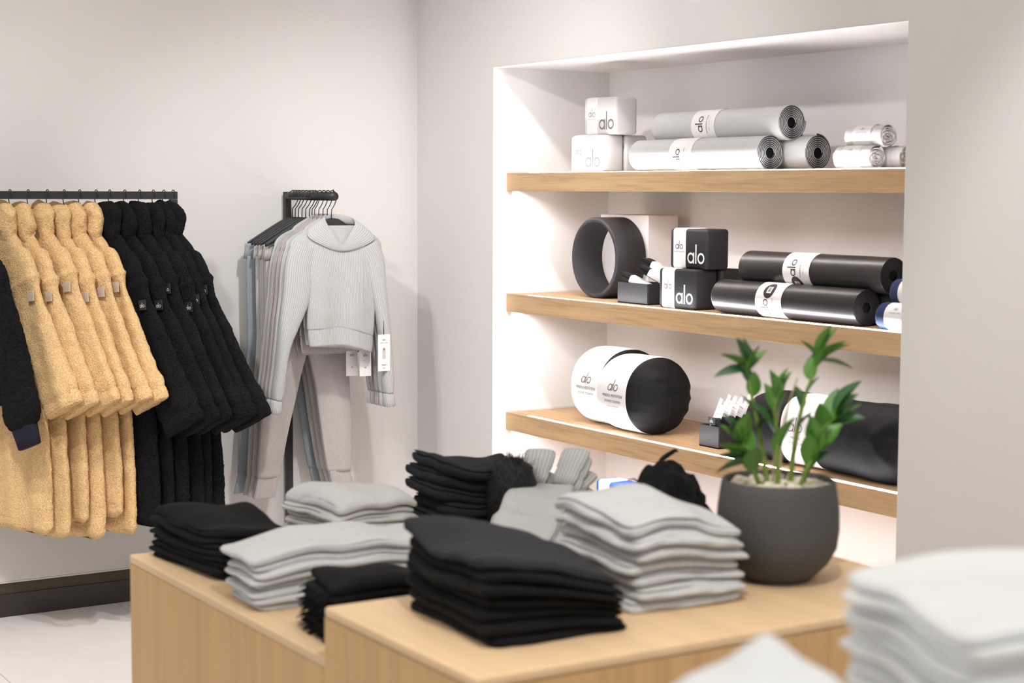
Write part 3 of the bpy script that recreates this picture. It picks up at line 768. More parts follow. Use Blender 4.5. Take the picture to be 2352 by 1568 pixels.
# navy jacket at the left edge of the picture: only its sleeve shows
t = thing('dark_jacket', 'dark navy fleece jacket with ribbed cuff at the far left', 'jacket', (-1.93, RAILY, RAILZ), RZ - .02)
X = np.array([1., 0, 0]); Y = np.array([0, 1., 0])
ks = np.array([(-.72, .0, .19, .026), (-.68, .0, .205, .030), (-.4, 0, .18, .03), (-.2, 0, .12, .028), (-.1, 0, .05, .02)])
rr = [ell((0, 0, z), X * a, Y * b, 48, 2.6) for z, (c, a, b) in zip(np.linspace(-.72, -.1, 50), interp(ks, np.linspace(-.72, -.1, 50)))]
v, f, uv = loft(rr); mk('body', fuzz(v, .004, 60, 1), f, M['black_fleece'], t)
P0 = np.array([.04, -.006, -.2]); P1 = np.array([.255, -.006, -.79])
for sg in (1, -1):
    d = P1 - P0; L = np.linalg.norm(d); d /= L; w = np.array([-d[2], 0, d[0]])
    ks = np.array([(0, .03, .015), (.06, .07, .025), (.3, .08, .029), (.8, .082, .03), (.97, .075, .028), (1, .06, .018)])
    ts = np.linspace(0, 1, 100); rr = [ell(P0 + d * L * q + w * .02 * math.sin(q * pi), w * a, Y * b, 56, 2.5) for q, (a, b) in zip(ts, interp(ks, ts))]
    v, f, uv = loft(rr); v = fuzz(v, .004, 70, 4) * np.array([sg, 1, 1]); mk('sleeve', v, f if sg > 0 else [q[::-1] for q in f], M['black_fleece'], t)
    rr = [ell(P1 + d * q, w * a, Y * b, 40, 3) for q, a, b in ((-.01, .058, .018), (.0, .060, .02), (.035, .056, .018), (.062, .054, .017), (.066, .050, .012))]
    v, f, uv = loft(rr); v = v * np.array([sg, 1, 1]); mk('ribbed_cuff', v, f if sg > 0 else [q[::-1] for q in f], M['navy_cuff'], t)
v, f, uv = loft([ell((0, 0, z), X * a, Y * .02, 32) for z, a in ((-.13, .05), (-.09, .05), (-.05, .04), (-.04, .02))]); mk('collar', v, f, M['black_fleece'], t)
coat_hanger((-1.93, RAILY, RAILZ + .014), 'black wire hanger holding the dark jacket at the far left', RZ)

# ------------------------------------------------------------------ grey suit arm
AX, AZ = -.612, 1.576
t = thing('wall_arm_rack', 'black metal post with a short projecting arm for grey knitwear', 'clothes rack', (AX, -.045, 0))
box('post', (-.013, -.013, 0), (.013, .013, AZ + .016), M['black_metal'], t, .002, 2)
v, f, uv = tube([(0, -.012, AZ), (0, -.2, AZ), (0, -.43, AZ)], .0165, 24); mk('arm', v, f, M['black_metal'], t)
v, f, uv = tube([(0, -.42, AZ + .0155), (0, -.42, AZ + .026)], .0025, 10); mk('end_peg', v, f, M['black_metal'], t)

def flat_hanger_proto():
    t = thing('clothes_hanger', 'x', 'hanger', (AX, 0, AZ), 0, 'black hangers on the projecting arm')
    p = [(.0215 * math.cos(q), 0, .001 + .0200 * math.sin(q)) for q in np.linspace(-.9, pi * .92, 22)][::-1]
    p = [(-a, b_, c) for a, b_, c in p][::-1]
    p = [(-.0195 * math.cos(q), 0, .002 + .0195 * math.sin(q)) for q in np.linspace(-.35, pi * 1.02, 22)] + [(.018, 0, -.018), (.008, 0, -.036), (-.004, 0, -.050), (-.005, 0, -.066), (-.005, 0, -.088)]
    v, f, uv = tube(p, .0021, 8); mk('hook', v, f, M['black_metal'], t)
    top = spline([(-.195, -.180), (-.15, -.152), (-.10, -.122), (-.05, -.094), (-.022, -.084), (.022, -.084), (.05, -.094), (.10, -.122), (.15, -.152), (.195, -.180)], 40)
    hw = np.interp(np.linspace(0, 1, 40), [0, .1, .3, .5, .7, .9, 1], [.006, .010, .013, .019, .013, .010, .006])
    rr = []
    for i in range(40): rr.append(ell((top[i][0], 0, top[i][1] - hw[i]), (0, 0, hw[i]), (0, .0045, 0), 14, 3))
    v, f, uv = loft(rr); mk('shoulder_piece', v, f, M['black_plastic'], t)
    return t

def ribpiece(name, rr, m, t, caps=True, closed=False, fz=0):
    v, f, uv = loft(rr, caps, closed)
    if fz: v = fuzz(v, fz, 14, 3)
    return mk(name, v, f, m, t, True, uv)

def hoodie(label, y, m, front=False, dx=0, seed=0, long=0):
    t = thing('ribbed_hoodie', label, 'hoodie', (AX + dx, y, AZ), 0, 'ribbed hoodies on the projecting arm')
    X = np.array([1., 0, 0]); Y = np.array([0, 1., 0]); th = .024 if front else .0135
    hemz = lambda x: .012 * np.cos((x - .03) * 18) - .008 - x * .12
    ks = np.array([(-.555 - long, .035, .135, .55), (-.535 - long, .035, .139, .75), (-.50 - long, .034, .141, .85), (-.46, .035, .143, 1), (-.40, .036, .146, 1), (-.30, .026, .168, 1), (-.22, .018, .187, .95), (-.175, .014, .19, .8), (-.15, .014, .165, .65), (-.125, .016, .115, .5), (-.11, .018, .07, .3)])
    ks = ks[np.argsort(ks[:, 0])]
    zs = np.linspace(-.50 - long, -.11, 70); kk = interp(ks, zs); rr = []
    for z, (c, a, b) in zip(zs, kk):
        r = ell((c, 0, z), X * a, Y * th * b, 112, 2.7)
        g = min(1, max(0, (-z - .2) / .25))
        r[:, 1] += g * .007 * np.sin(r[:, 0] * 42 + 1.0 + seed) * (1 if front else .4)
        if front: r[:, 2] += hemz(r[:, 0]) * min(1, max(0, (-z - .36) / .14))
        rr.append(r)
    ribpiece('body', rr, m, t)
    # hem band, gathered
    rr = []
    for z, (c, a, b) in zip(np.linspace(-.565 - long, -.497 - long, 12), interp(ks, np.linspace(-.555 - long, -.50 - long, 12))):
        r = ell((c, 0, z), X * (a - .002), Y * th * .8, 112, 2.7); r[:, 1] += .006 * np.sin(r[:, 0] * 42 + 1 + seed) * (1 if front else .4)
        if front: r[:, 2] += hemz(r[:, 0])
        rr.append(r)
    ribpiece('hem_band', rr, m, t)
    for sg in (-1, 1):
        if sg < 0: ks2 = np.array([(0, -.115, -.185, .055, .9), (.12, -.135, -.24, .058, 1), (.32, -.152, -.37, .056, 1), (.50, -.180, -.47, .042, 1.05), (.66, -.205, -.56, .026, 1.2), (.82, -.222, -.66, .021, 1.2), (.93, -.232, -.73, .022, 1.1), (1, -.238, -.765, .017, 1.0)])
        else: ks2 = np.array([(0, .145, -.185, .050, .9), (.12, .172, -.24, .044, 1), (.32, .196, -.37, .032, 1.1), (.50, .212, -.47, .026, 1.2), (.66, .224, -.56, .023, 1.2), (.82, .232, -.66, .022, 1.2), (.93, .236, -.73, .023, 1.1), (1, .238, -.765, .018, 1.0)])
        ts = np.linspace(0, 1, 64); kk = interp(ks2, ts); rr = []
        for i, (x, z, a, b) in enumerate(kk):
            j = min(i + 1, 63); dd = np.array([kk[j][0] - kk[j - 1][0], 0, kk[j][1] - kk[j - 1][1]]); dd /= np.linalg.norm(dd); w = np.array([-dd[2], 0, dd[0]])
            r = ell((x, -.002, z), w * a, Y * th * b * .95, 56, 2.4); rr.append(r)
        ribpiece('sleeve', rr, m, t)
        e = kk[-1]; rr = []
        for q, a_, b_ in ((0, .019, 1.0), (.008, .022, 1.15), (.03, .023, 1.2), (.05, .024, 1.25), (.053, .020, 1.0)):
            rr.append(ell((e[0] + dd[0] * q, -.002, e[1] + dd[2] * q), w * a_, Y * th * b_ * .85, 40, 2.4))
        ribpiece('cuff', rr, m, t)
    # hood lying open over the shoulders
    inn = np.array([(.030, -.024, -.180), (-.004, -.022, -.138), (-.030, -.010, -.098), (-.020, .010, -.074), (.030, .016, -.068), (.078, .010, -.078), (.090, -.010, -.102), (.062, -.022, -.142)])
    out = np.array([(.026, -.027, -.208), (-.045, -.026, -.190), (-.112, -.016, -.150), (-.075, .012, -.105), (.020, .020, -.105), (.120, .012, -.115), (.172, -.016, -.160), (.100, -.026, -.196)])
    if not front: inn[:, 1] *= .45; out[:, 1] *= .45
    def cl(P, n=72):
        q = spline(np.vstack([P[-2:], P, P[:3]]), 400); k0 = 2 / (len(P) + 4); k1 = (2 + len(P)) / (len(P) + 4)
        return q[np.linspace(int(k0 * 399), int(k1 * 399), n, endpoint=False).astype(int)]
    I, O = cl(inn), cl(out); rr = []
    for a, b in zip(I, O):
        c = (a + b) / 2; ax = (b - a) / 2; nrm = np.cross(ax, np.array([1., 0, 0]) if abs(ax[0]) < abs(ax[2]) else np.array([0, 0, 1.])); nrm = np.array([0, -1., 0]) + np.array([0, 0, .5]); nrm = nrm - ax * (nrm @ ax) / (ax @ ax); nrm /= np.linalg.norm(nrm)
        rr.append(ell(c, ax, nrm * (.0085 if front else .005), 22, 2))
    ribpiece('hood', rr, m, t, False, True)
    if front:
        v, f = boxg((.022, -.004, -.158), (.042, -.002, -.112), .0005, 1); mk('neck_label', v, f, M['paper'], t, False)
        cord = [(.205, -.026, -.42), (.204, -.028, -.50), (.203, -.029, -.535)]
        v, f, uv = tube(cord, .0012, 6); mk('tag_cord', v, f, M['ink'], t)
        g = mk('hang_tag', *boxg((.178, -.0300, -.675), (.230, -.0290, -.532), .0004, 1), M['paper'], t, False)
        put('tag_lettering', [(*text2d('alo', .012), 0, .052), (*text2d('RIBBED HOODIE', .0045), 0, .040), (*text2d('10038 S', .008), 0, -.046), (*text2d('GREY', .005), 0, -.058)], plane_map((.204, -.0306, -.605), (1, 0, 0), (0, 0, 1)), M['ink'], t)
        sh = []
        hd = [(.0055 * math.cos(q), .0055 * math.sin(q) + .012) for q in np.linspace(0, 2 * pi, 14)[:-1]]
        put('tag_picture', [(np.array(hd), [tuple(range(13))], 0, .004)], plane_map((.204, -.0306, -.605), (1, 0, 0), (0, 0, 1)), M['skin_print'], t)
        put('tag_garment', [(np.array([(-.007, -.026), (.007, -.026), (.008, .004), (.003, .009), (-.003, .009), (-.008, .004)]), [tuple(range(6))], 0, .004)], plane_map((.204, -.0306, -.605), (1, 0, 0), (0, 0, 1)), M['mat_silver'], t)
    elif long > 0:
        g = mk('hang_tag', *boxg((.10 + seed * .02, -.0215, -.70), (.15 + seed * .02, -.0205, -.575), .0004, 1), M['paper'], t, False)
        put('tag_lettering', [(*text2d('alo', .016), 0, .02), (*text2d('M', .010), 0, -.03)], plane_map((.125 + seed * .02, -.0221, -.637), (1, 0, 0), (0, 0, 1)), M['ink'], t)
    return t
hy = [-.455, -.418, -.381, -.344, -.307]
hoodie('light grey ribbed hoodie with white hang tag, frontmost on the projecting arm', hy[0], M['rib_light'], True)
hoodie('light grey ribbed hoodie directly behind the tagged front one', hy[1], M['rib_light'], False, 0, 1)
hoodie('lilac grey ribbed hoodie, third from the front on the arm', hy[2], M['rib_lilac'], False, .0, 2, .035)
hoodie('lilac grey ribbed hoodie, fourth from the front on the arm', hy[3], M['rib_lilac'], False, .0, 0, .045)
hoodie('light grey ribbed hoodie, rearmost of those on the arm', hy[4], M['rib_light'], False, .004, 2, .0)

def pants(label, y, m, dx=0, seed=0, mcuff=None):
    t = thing('knit_pants', label, 'pants', (AX + dx, y, AZ), 0, 'knit pants hung on the projecting arm')
    X = np.array([1., 0, 0]); Y = np.array([0, 1., 0]); th = .014
    rr = [ell((-.03, 0, z), X * a, Y * th * b, 64, 3) for z, a, b in ((-.245, .170, 1), (-.22, .166, 1), (-.195, .164, .9), (-.185, .162, .5))]
    ribpiece('waistband', rr, m, t)
    for sg, ks in ((-1, [(-.235, -.085, .105), (-.40, -.09, .100), (-.55, -.098, .090), (-.72, -.125, .075), (-.90, -.160, .060), (-1.06, -.182, .050), (-1.09, -.186, .048)]),
                   (1, [(-.235, .045, .105), (-.40, .055, .100), (-.55, .062, .090), (-.72, .088, .078), (-.90, .105, .068), (-1.06, .118, .054), (-1.09, .120, .050)])):
        ks = np.array(ks)[::-1]; zs = np.linspace(-1.09, -.235, 70); rr = []
        for z, (c, a) in zip(zs, interp(ks, zs)):
            r = ell((c, .001 * sg, z), X * a, Y * th, 64, 2.6); r[:, 1] += .0035 * np.sin(r[:, 0] * 55 + seed + z * 3); rr.append(r)
        ribpiece('leg', rr, m, t)
        c = interp(ks, [-1.09])[0]
        rr = [ell((c[0] + sg * q * .02, .001 * sg, -1.085 - q * .085), X * (c[1] - .003), Y * th * .8, 48, 2.8) for q in (0, .1, .5, .95, 1)]
        ribpiece('ankle_cuff', rr, mcuff or m, t)
    return t
py = [-.262, -.228, -.194, -.160, -.105]
pants('taupe grey ribbed pants, frontmost pair below the hoodies', py[0], M['rib_pants'], .0)
pants('taupe grey ribbed pants, second pair behind the front one', py[1], M['rib_pants'], .01, 1)
pants('taupe grey ribbed pants, third pair behind the front one', py[2], M['rib_pants'], .005, 2)
pants('taupe grey ribbed pants, fourth pair showing at lower left', py[3], M['rib_pants'], .0, 3)
pants('blue grey jersey pants hung rearmost against the wall', py[4], M['pants_blue'], -.015, 4)
hp = flat_hanger_proto(); first = True
for i, y in enumerate(hy + py + [-.285, -.132]):
    lab = ['front', 'second', 'third', 'fourth', 'fifth'][i] if i < 5 else None
    label = f'black hanger carrying the {lab} hoodie on the projecting arm' if lab else (f'black hanger carrying the {ORD[i-5]} pair of grey pants' if i < 10 else ['spare black hanger between hoodies and pants on the arm', 'spare black hanger between the last pants pairs'][i - 10])
    if first: hp.location = (AX, y, AZ); hp['label'] = label; hp.scale = (.82, 1, 1); first = False
    else:
        dup(hp, (AX, y, AZ), .03 * ((i * 7) % 3 - 1), label).scale = (.82 if i < 5 else 1, 1, 1)

# ------------------------------------------------------------------ oak tables
def table(label, x0, x1, y0, y1, h, bev=.004):
    t = thing('display_table', label, 'table', (x0, y0, 0))
    w, d = x1 - x0, y1 - y0
    box('table_top', (0, 0, h - .02), (w, d, h), M['oak_lit'], t, bev, 2)
    box('side_panel', (.001, .001, 0), (.022, d - .001, h - .0202), M['oak_shaded'], t); box('side_panel', (w - .022, .001, 0), (w - .001, d - .001, h - .0202), M['oak_shaded'], t)
    box('side_panel', (.0222, .001, 0), (w - .0222, .022, h - .0202), M['oak_shaded'], t); box('side_panel', (.0222, d - .022, 0), (w - .0222, d - .001, h - .0202), M['oak_shaded'], t)
    return t
ZA, ZB, ZC = .75, .85, .857
table('lower oak display table carrying the rear clothes piles', -2.158, -1.07, -3.585, -2.535, ZA)
table('taller oak display table in front, carrying the potted plant', -2.166, -1.07, -4.132, -3.592, ZB, .006)
table('oak display table at the lower right holding the off white tops', -2.78, -1.75, -5.72, -4.93, ZC)

# ------------------------------------------------------------------ folded garments
def rrect(w, d, r, n=72):
    # rounded rectangle outline, n points, evenly by arc
    segs = []
    for cx, cy, a0 in ((w/2 - r, d/2 - r, 0), (-w/2 + r, d/2 - r, pi/2), (-w/2 + r, -d/2 + r, pi), (w/2 - r, -d/2 + r, 1.5*pi)):
        for q in np.linspace(0, pi/2, 8): segs.append((cx + r*math.cos(a0 + q), cy + r*math.sin(a0 + q)))
    p = np.array(segs + [segs[0]]); s = np.concatenate([[0], np.cumsum(np.linalg.norm(np.diff(p, axis=0), axis=1))])
    t = np.linspace(0, s[-1], n, endpoint=False)
    return np.column_stack([np.interp(t, s, p[:, 0]), np.interp(t, s, p[:, 1])])

def slab(w, d, h, seed, layers=1, r=.02, warp=None, bulge=.008, jit=.004, n=120):
    """one folded garment: rounded fold edges, soft uneven sides and top"""
    out = rrect(w, d, r, n); rings = []
    nz = 7 * layers
    l = np.linalg.norm(out, axis=1)[:, None]; nrm = out / l
    per = np.array([noise.noise(Vector((a * 7 + seed * 4, b * 7, seed * 3))) for a, b in out])       # whole layer slides in and out
    lift = np.array([noise.noise(Vector((a * 11 - seed * 5, b * 11, seed))) for a, b in out])         # edge opens and closes
    def ring(off, z, q):
        k = np.array([noise.noise(Vector((a * 26 + seed, b * 26, z * 90 + seed * 3))) for a, b in out])
        p = out + nrm * off + nrm * ((k * jit * .6) + per * jit * 2.2)[:, None]
        return np.column_stack([p, z + lift * h * .16])
    rings.append(np.column_stack([out * .3, np.full(n, .0)])); rings.append(np.column_stack([out * .85, np.full(n, .0)]))
    for i in range(nz + 1):
        q = i / nz; lob = math.sqrt(max(0, 1 - (2 * ((q * layers) % 1 if 0 < q < 1 else 0) - 1) ** 2))
        rings.append(ring(-bulge * (1 - lob), q * h * .76, q))
    for s_, e_ in ((.955, .80), (.92, .87), (.87, .95), (.8, 1), (.7, 1), (.55, 1), (.4, 1), (.25, 1), (.1, 1)): rings.append(np.column_stack([out * s_, h * e_ + lift * h * .16 * s_ ** 8 + .0015 * (1 - s_ ** 6)]))
    v, f, uv = loft(rings)
    if warp is not None:
        v = np.array([(p[0], p[1], p[2] + warp(p[0], p[1], p[2])) for p in v])
    uv = np.column_stack([v[:, 0], v[:, 1]])
    return v, f, uv

def stack(name, cat, labels, loc, rz, w, d, hs, m, warp=None, layers=2, r=.03, bulge=.008, seed=0, group=None, jit=.004, off=.008, top_m=None, dw=0, fringe=None):
    z = 0; res = []
    N = len(hs)
    for i, h in enumerate(hs):
        fr = z / sum(hs)
        ox = math.sin(seed + i * 2.4) * off; oy = math.cos(seed * 2 + i * 1.7) * off
        t = thing(name, labels[i], cat, (loc[0], loc[1], loc[2] + z), rz + math.sin(i * 3 + seed) * .02, group)
        g0 = z / sum(hs); g1 = (z + h) / sum(hs)
        def wp(x, y, q, z0=z): return (warp(x + ox, y + oy) + .016 * noise.noise(Vector(((x + ox) * 9, (y + oy) * 9, seed)))) * (z0 + max(q, 0)) / sum(hs) if warp else 0
        lay = layers if isinstance(layers, int) else layers[i % len(layers)]
        v, f, uv = slab(w - dw * i, d - dw * i, h * .97, seed + i * 5.3, lay, r, wp if warp else None, bulge, jit)
        v = v + np.array([ox, oy, 0]); mm = m if (top_m is None or i < N - 1) else top_m
        b = mk('folded_cloth', v, f, mm, t, True, uv)
        # fold crease flap on the top face
        res.append(t); z += h
        if fringe: fringe(t, w, d, h, i, mm)
    return res

def lv_labels(what, n, where):
    if n == 1: return [f'{what} {where}']
    names = {0: 'lowest', n - 1: 'topmost'}
    return [f'{what} {where}, {names.get(i, ORD[i] + " from bottom")}' for i in range(n)]

# black pile on the near table
wb = lambda x, y: .026 - .8 * (x + .05) ** 2 - .10 * x + .012 * math.sin(y * 15 + x * 9) - .30 * max(0, x) * max(0, .12 - y)
stack('folded_sweatshirt', 'sweatshirt', lv_labels('folded black sweatshirt', 7, 'at the near table corner'), (-1.922, -3.845, ZB), -.06, .272, .325, [.0165] * 6 + [.019], M['blk_cloth'], wb, 1, .020, .008, 1, 'black sweatshirts piled on the near table', top_m=M['char_cloth'], jit=.006)
# grey sweaters beside it
wg = lambda x, y: .026 - .8 * x * x - .30 * max(0, x - .02) + .010 * math.sin(y * 18 + 1 + x * 6)
stack('folded_sweater', 'sweater', lv_labels('folded light grey sweater', 7, 'in front of the plant pot'), (-1.595, -3.80, ZB), -.03, .245, .290, [.0215] * 6 + [.026], M['grey_cloth'], wg, 1, .018, .010, 4, 'grey sweaters piled in front of the pot', jit=.007)

# rear table piles
wk = lambda x, y: .018 - .5 * x * x - .3 * y * y + .010 * math.sin(y * 20 + x * 10)
stack('folded_shirt', 'shirt', lv_labels('folded black top', 8, 'on the left corner of the rear table'), (-2.005, -2.735, ZA), .10, .195, .36, [.0115] * 7 + [.017], M['blk_cloth'], wk, 1, .016, .005, 2, 'black tops piled on the rear table', off=.006)
stack('folded_shirt', 'shirt', lv_labels('folded light grey top', 7, 'at the back left, behind the black tops'), (-1.66, -2.69, ZA), .10, .225, .26, [.0150] * 6 + [.022], M['grey_cloth'], lambda x, y: .034 * math.exp(-((x + .04) / .08) ** 2) + .018 * math.exp(-((x - .08) / .05) ** 2) - .5 * y * y, 1, .016, .007, 5, 'grey tops piled at the back of the rear table', off=.008)
wp_ = lambda x, y: .010 + .014 * math.sin(x * 7 + 2.2) + .05 * max(0, x) ** 2
stack('folded_pants', 'pants', lv_labels('long folded light grey pants', 8, 'lying along the rear table'), (-1.825, -3.13, ZA), -.06, .60, .18, [.0125] * 7 + [.017], M['grey_cloth'], wp_, 1, .014, .006, 7, 'grey pants piled along the rear table', off=.010)

def fringe_fn(side, count, length, m_):
    def fn(t, w, d, h, i, mm):
        b = B(); rnd = random.Random(i * 13 + 5)
        for k in range(count):
            y = -d / 2 + d * (k + .5) / count + rnd.uniform(-.003, .003)
            z0 = rnd.uniform(.2, .8) * h; l = length * rnd.uniform(.7, 1.2); dz = -rnd.uniform(.2, .9) * length * .35
            x0 = side * (w / 2 - .006)
            p = [(x0, y, z0), (x0 + side * l * .4, y + rnd.uniform(-.004, .004), z0 + dz * .1), (x0 + side * l * .8, y + rnd.uniform(-.008, .008), z0 + dz * .6)]
            v, f, uv = tube(p, [.0022, .0022, .0012], 5); b.add(v, f)
        b.make('fringe', m_, t, True, 'stuff')
    return fn
stack('folded_scarf', 'scarf', lv_labels('folded black scarf with fringed end', 6, 'behind the near table'), (-1.890, -3.435, ZA), -.06, .41, .135, [.014] * 5 + [.018], M['blk_cloth'], lambda x, y: .012 - .02 * math.sin(x * 10) , 1, .016, .006, 9, 'black scarves behind the near table', fringe=fringe_fn(-1, 26, .030, M['blk_cloth']))
def cuff_fn(t, w, d, h, i, mm):
    rnd = random.Random(i + 40)
    for k in (-1, 1):
        a = rnd.uniform(-.5, .5) + k * .25; up = rnd.uniform(.25, .7) + (.4 if i > 3 else 0)
        dr = np.array([math.cos(a) * math.cos(up), math.sin(a) * math.cos(up), math.sin(up)]); sd = np.array([-math.sin(a), math.cos(a), 0]); nn = np.cross(dr, sd)
        o = np.array([w / 2 - .03, k * d * .24, h * .5 + .035 + i * .003]); rr = []
        for q, aw, b_ in ((0, .030, .010), (.025, .036, .013), (.045, .034, .012), (.050, .038, .014), (.09, .040, .015), (.10, .038, .013), (.099, .030, .009)): rr.append(ell(o + dr * q, sd * aw, nn * b_, 32, 2.4))
        ribpiece('ankle_cuff', rr, mm, t)
# grey knit strips running diagonally, cuffs at the far end
ang = math.atan2(.60, .52)
cx, cy = -1.40, -3.09
stack('folded_leggings', 'leggings', lv_labels('long mid grey ribbed leggings', 6, 'laid diagonally across the rear table'), (cx, cy, ZA), ang, .70, .155, [.0135] * 5 + [.017], M['scarf'], lambda x, y: .02 + .10 * max(0, x - .05) + .010 * math.sin(x * 11), 1, .016, .007, 11, 'ribbed leggings laid across the rear table', off=.016, fringe=cuff_fn)

# black rolled fleece pile with a fur pompom
wf = lambda x, y: .022 * math.cos(x * 14 + 2.4) + .25 * x * x
stack('folded_fleece', 'fleece', lv_labels('thick folded black fleece', 6, 'at the back edge of the rear table'), (-1.345, -2.715, ZA), -.10, .255, .22, [.032] * 6, M['blk_fleece2'], wf, 1, .03, .015, 3, 'black fleeces at the back of the rear table', off=.010)
t = thing('fur_hat', 'black hat of shaggy faux fur beside the folded black fleeces', 'hat', (-1.295, -2.84, ZA + .11), .2)
v, f, uv = loft([ell((0, 0, z), (a, 0, 0), (0, a * 1.05, 0), 36) for z, a in ((-.10, .03), (-.098, .055), (-.03, .063), (.03, .06), (.07, .045), (.09, .02), (.093, .004))])
mk('crown', v, f, M['fur'], t)
b = B(); rnd = random.Random(3)
for k in range(1500):
    th_ = rnd.uniform(0, 2 * pi); q = rnd.uniform(-.6, 1); z = -.02 + .115 * q * .98; a = np.interp(z, [-.1, -.03, .03, .07, .09, .093], [.055, .063, .06, .045, .02, .004])
    n = np.array([math.cos(th_), math.sin(th_), .25 + max(0, q) ** 3 * 1.5]); n /= np.linalg.norm(n); p = np.array([a * math.cos(th_), a * math.sin(th_), z]); dr = n + np.array([rnd.uniform(-.5, .5), rnd.uniform(-.5, .5), rnd.uniform(-.5, .3)])
    l = rnd.uniform(.016, .042); sdv = np.cross(dr, (0, 0, 1.)); sdv = sdv / (np.linalg.norm(sdv) + 1e-6) * .0009
    b.add([p - sdv, p + sdv, p + dr * l + np.array([0, 0, -.004])], [(0, 1, 2)])
b.make('fur', M['fur'], t, False, 'stuff')

# black crumpled scarf with loose ends
t = thing('bunched_scarf', 'bunched black scarf with loose fringe behind the grey sweaters', 'scarf', (-1.165, -3.28, ZA), .4)
rr = []
for z, a, b_ in ((0, .115, .085), (.05, .125, .095), (.11, .105, .080), (.16, .085, .065), (.20, .062, .05), (.225, .04, .03), (.235, .01, .008)): rr.append(ell((.012 * math.sin(z * 40), 0, z), (a, 0, 0), (0, b_, 0), 56, 2.4))
rr = [np.array(r) for r in rr]; v, f, uv = loft([ra * (1 - q) + rb * q for ra, rb in zip(rr[:-1], rr[1:]) for q in (0, .2, .4, .6, .8)] + [rr[-1]])
v2 = np.array(v)
for i, p in enumerate(v):
    k = noise.noise(Vector((p[0] * 14, p[1] * 14, p[2] * 18))); k2 = noise.noise(Vector((p[0] * 40, p[1] * 40, p[2] * 40)))
    s = 1 + (1 - abs(k) * 2.4) * .22 + k2 * .10; v2[i] = (p[0] * s, p[1] * s, max(0, p[2] * (1 + .08 * k2)))
mk('bunched_cloth', v2, f, M['blk_cloth'], t)
b = B(); rnd = random.Random(8)
for k in range(90):
    th_ = rnd.uniform(0, 2 * pi); z = rnd.uniform(.06, .2); a = np.interp(z, [0, .2], [.11, .06]); p = np.array([a * math.cos(th_), a * .8 * math.sin(th_), z]); q = p + np.array([math.cos(th_) * .03, math.sin(th_) * .03, -.015 + rnd.uniform(-.02, .03)])
    v, f, uv = tube([p, (p + q) / 2 + np.array([0, 0, .006]), q], [.0025, .002, .001], 5); b.add(v, f)
b.make('fringe', M['blk_cloth'], t, True, 'stuff')
v, f, uv = tube(spline([(.05, -.02, .14), (.10, -.05, .12), (.135, -.06, .085), (.16, -.065, .075)], 14), [.016, .017, .016, .015, .015, .014, .014, .013, .012, .012, .011, .010, .008, .004], 12)
mk('loose_end', fuzz(v, .006, 60, 2), f, M['blk_cloth'], t)
v, f, uv = tube(spline([(-.02, .0, .21), (-.01, .0, .245), (.03, -.01, .262), (.045, -.01, .258)], 12), [.010, .009, .008, .007, .006, .006, .005, .005, .004, .003, .003, .002], 10)
mk('loop', fuzz(v, .003, 60, 2), f, M['blk_cloth'], t)

# off white tops at the lower right
ww = lambda x, y: -.020 - .42 * (x + .15) ** 2 * .0 + .055 * math.tanh((y + .02) * 14) * (1 if x < .06 else .8) + .012 * math.sin(x * 15) + .03 * math.cos(x * 6)
N = 30
stack('folded_white_shirt', 'shirt', lv_labels('folded off white top', N, 'at the lower right corner'), (-2.135, -5.189, ZC), -.31, .30, .275, [.0109] * (N - 1) + [.016], M['white_cloth'], lambda x, y: .004 * math.tanh((y + .03) * 16) + .016 + .006 * math.sin(x * 18 + y * 9), 1, .014, .0054, 6, 'off white tops at the lower right', jit=.0035, off=.006)
t = thing('rumpled_white_shirt', 'rumpled off white top heaped left of the tall white pile', 'top', (-2.478, -5.163, ZC), -.15)
rr = []
for z, a, b_ in ((0, .165, .14), (.10, .160, .135), (.20, .145, .125), (.25, .125, .10), (.285, .075, .06), (.305, .036, .03), (.322, .014, .012), (.329, .003, .003)): rr.append(ell((.02 * z, 0, z), (a, 0, 0), (0, b_, 0), 72, 2.6))
v, f, uv = loft([ra * (1 - q) + rb * q for ra, rb in zip(rr[:-1], rr[1:]) for q in (0, .2, .4, .6, .8)] + [rr[-1]])
v2 = np.array(v)
for i, p in enumerate(v):
    k = noise.noise(Vector((p[0] * 10 + 3, p[1] * 10, p[2] * 8))); k2 = noise.noise(Vector((p[0] * 30, p[1] * 30, p[2] * 30)))
    s = 1 + (1 - abs(k) * 2.4) * .14 + k2 * .04; v2[i] = (p[0] * s, p[1] * s, max(0, p[2] * (1 + .05 * k)))
mk('heaped_cloth', v2, f, M['white_cloth'], t)

# ------------------------------------------------------------------ potted plant
PX, PY = -1.312, -3.842
t = thing('potted_plant', 'leafy green plant in a round dark grey pot on the near table', 'plant', (PX, PY, ZB), math.radians(-32.0))
prof = [(0, .0), (.0, .055), (.002, .064), (.012, .074), (.035, .098), (.065, .114), (.10, .1185), (.14, .1175), (.175, .1125), (.193, .1095), (.197, .1065), (.195, .1030), (.18, .101), (.16, .100)]
rings = [ell((0, 0, z), (max(r, .001), 0, 0), (0, max(r, .001), 0), 72) for z, r in prof]
v, f, uv = loft(rings, False); mk('pot', v, f, M['pot'], t)
v, f, uv = loft([ell((0, 0, .178 + .006 * math.cos(q)), (max(.002, .1005 * q / 1.6), 0, 0), (0, max(.002, .1005 * q / 1.6), 0), 48) for q in np.linspace(1.6, .0, 8)], True); mk('soil', v, f, M['soil'], t)
b = B(); rnd = random.Random(5)
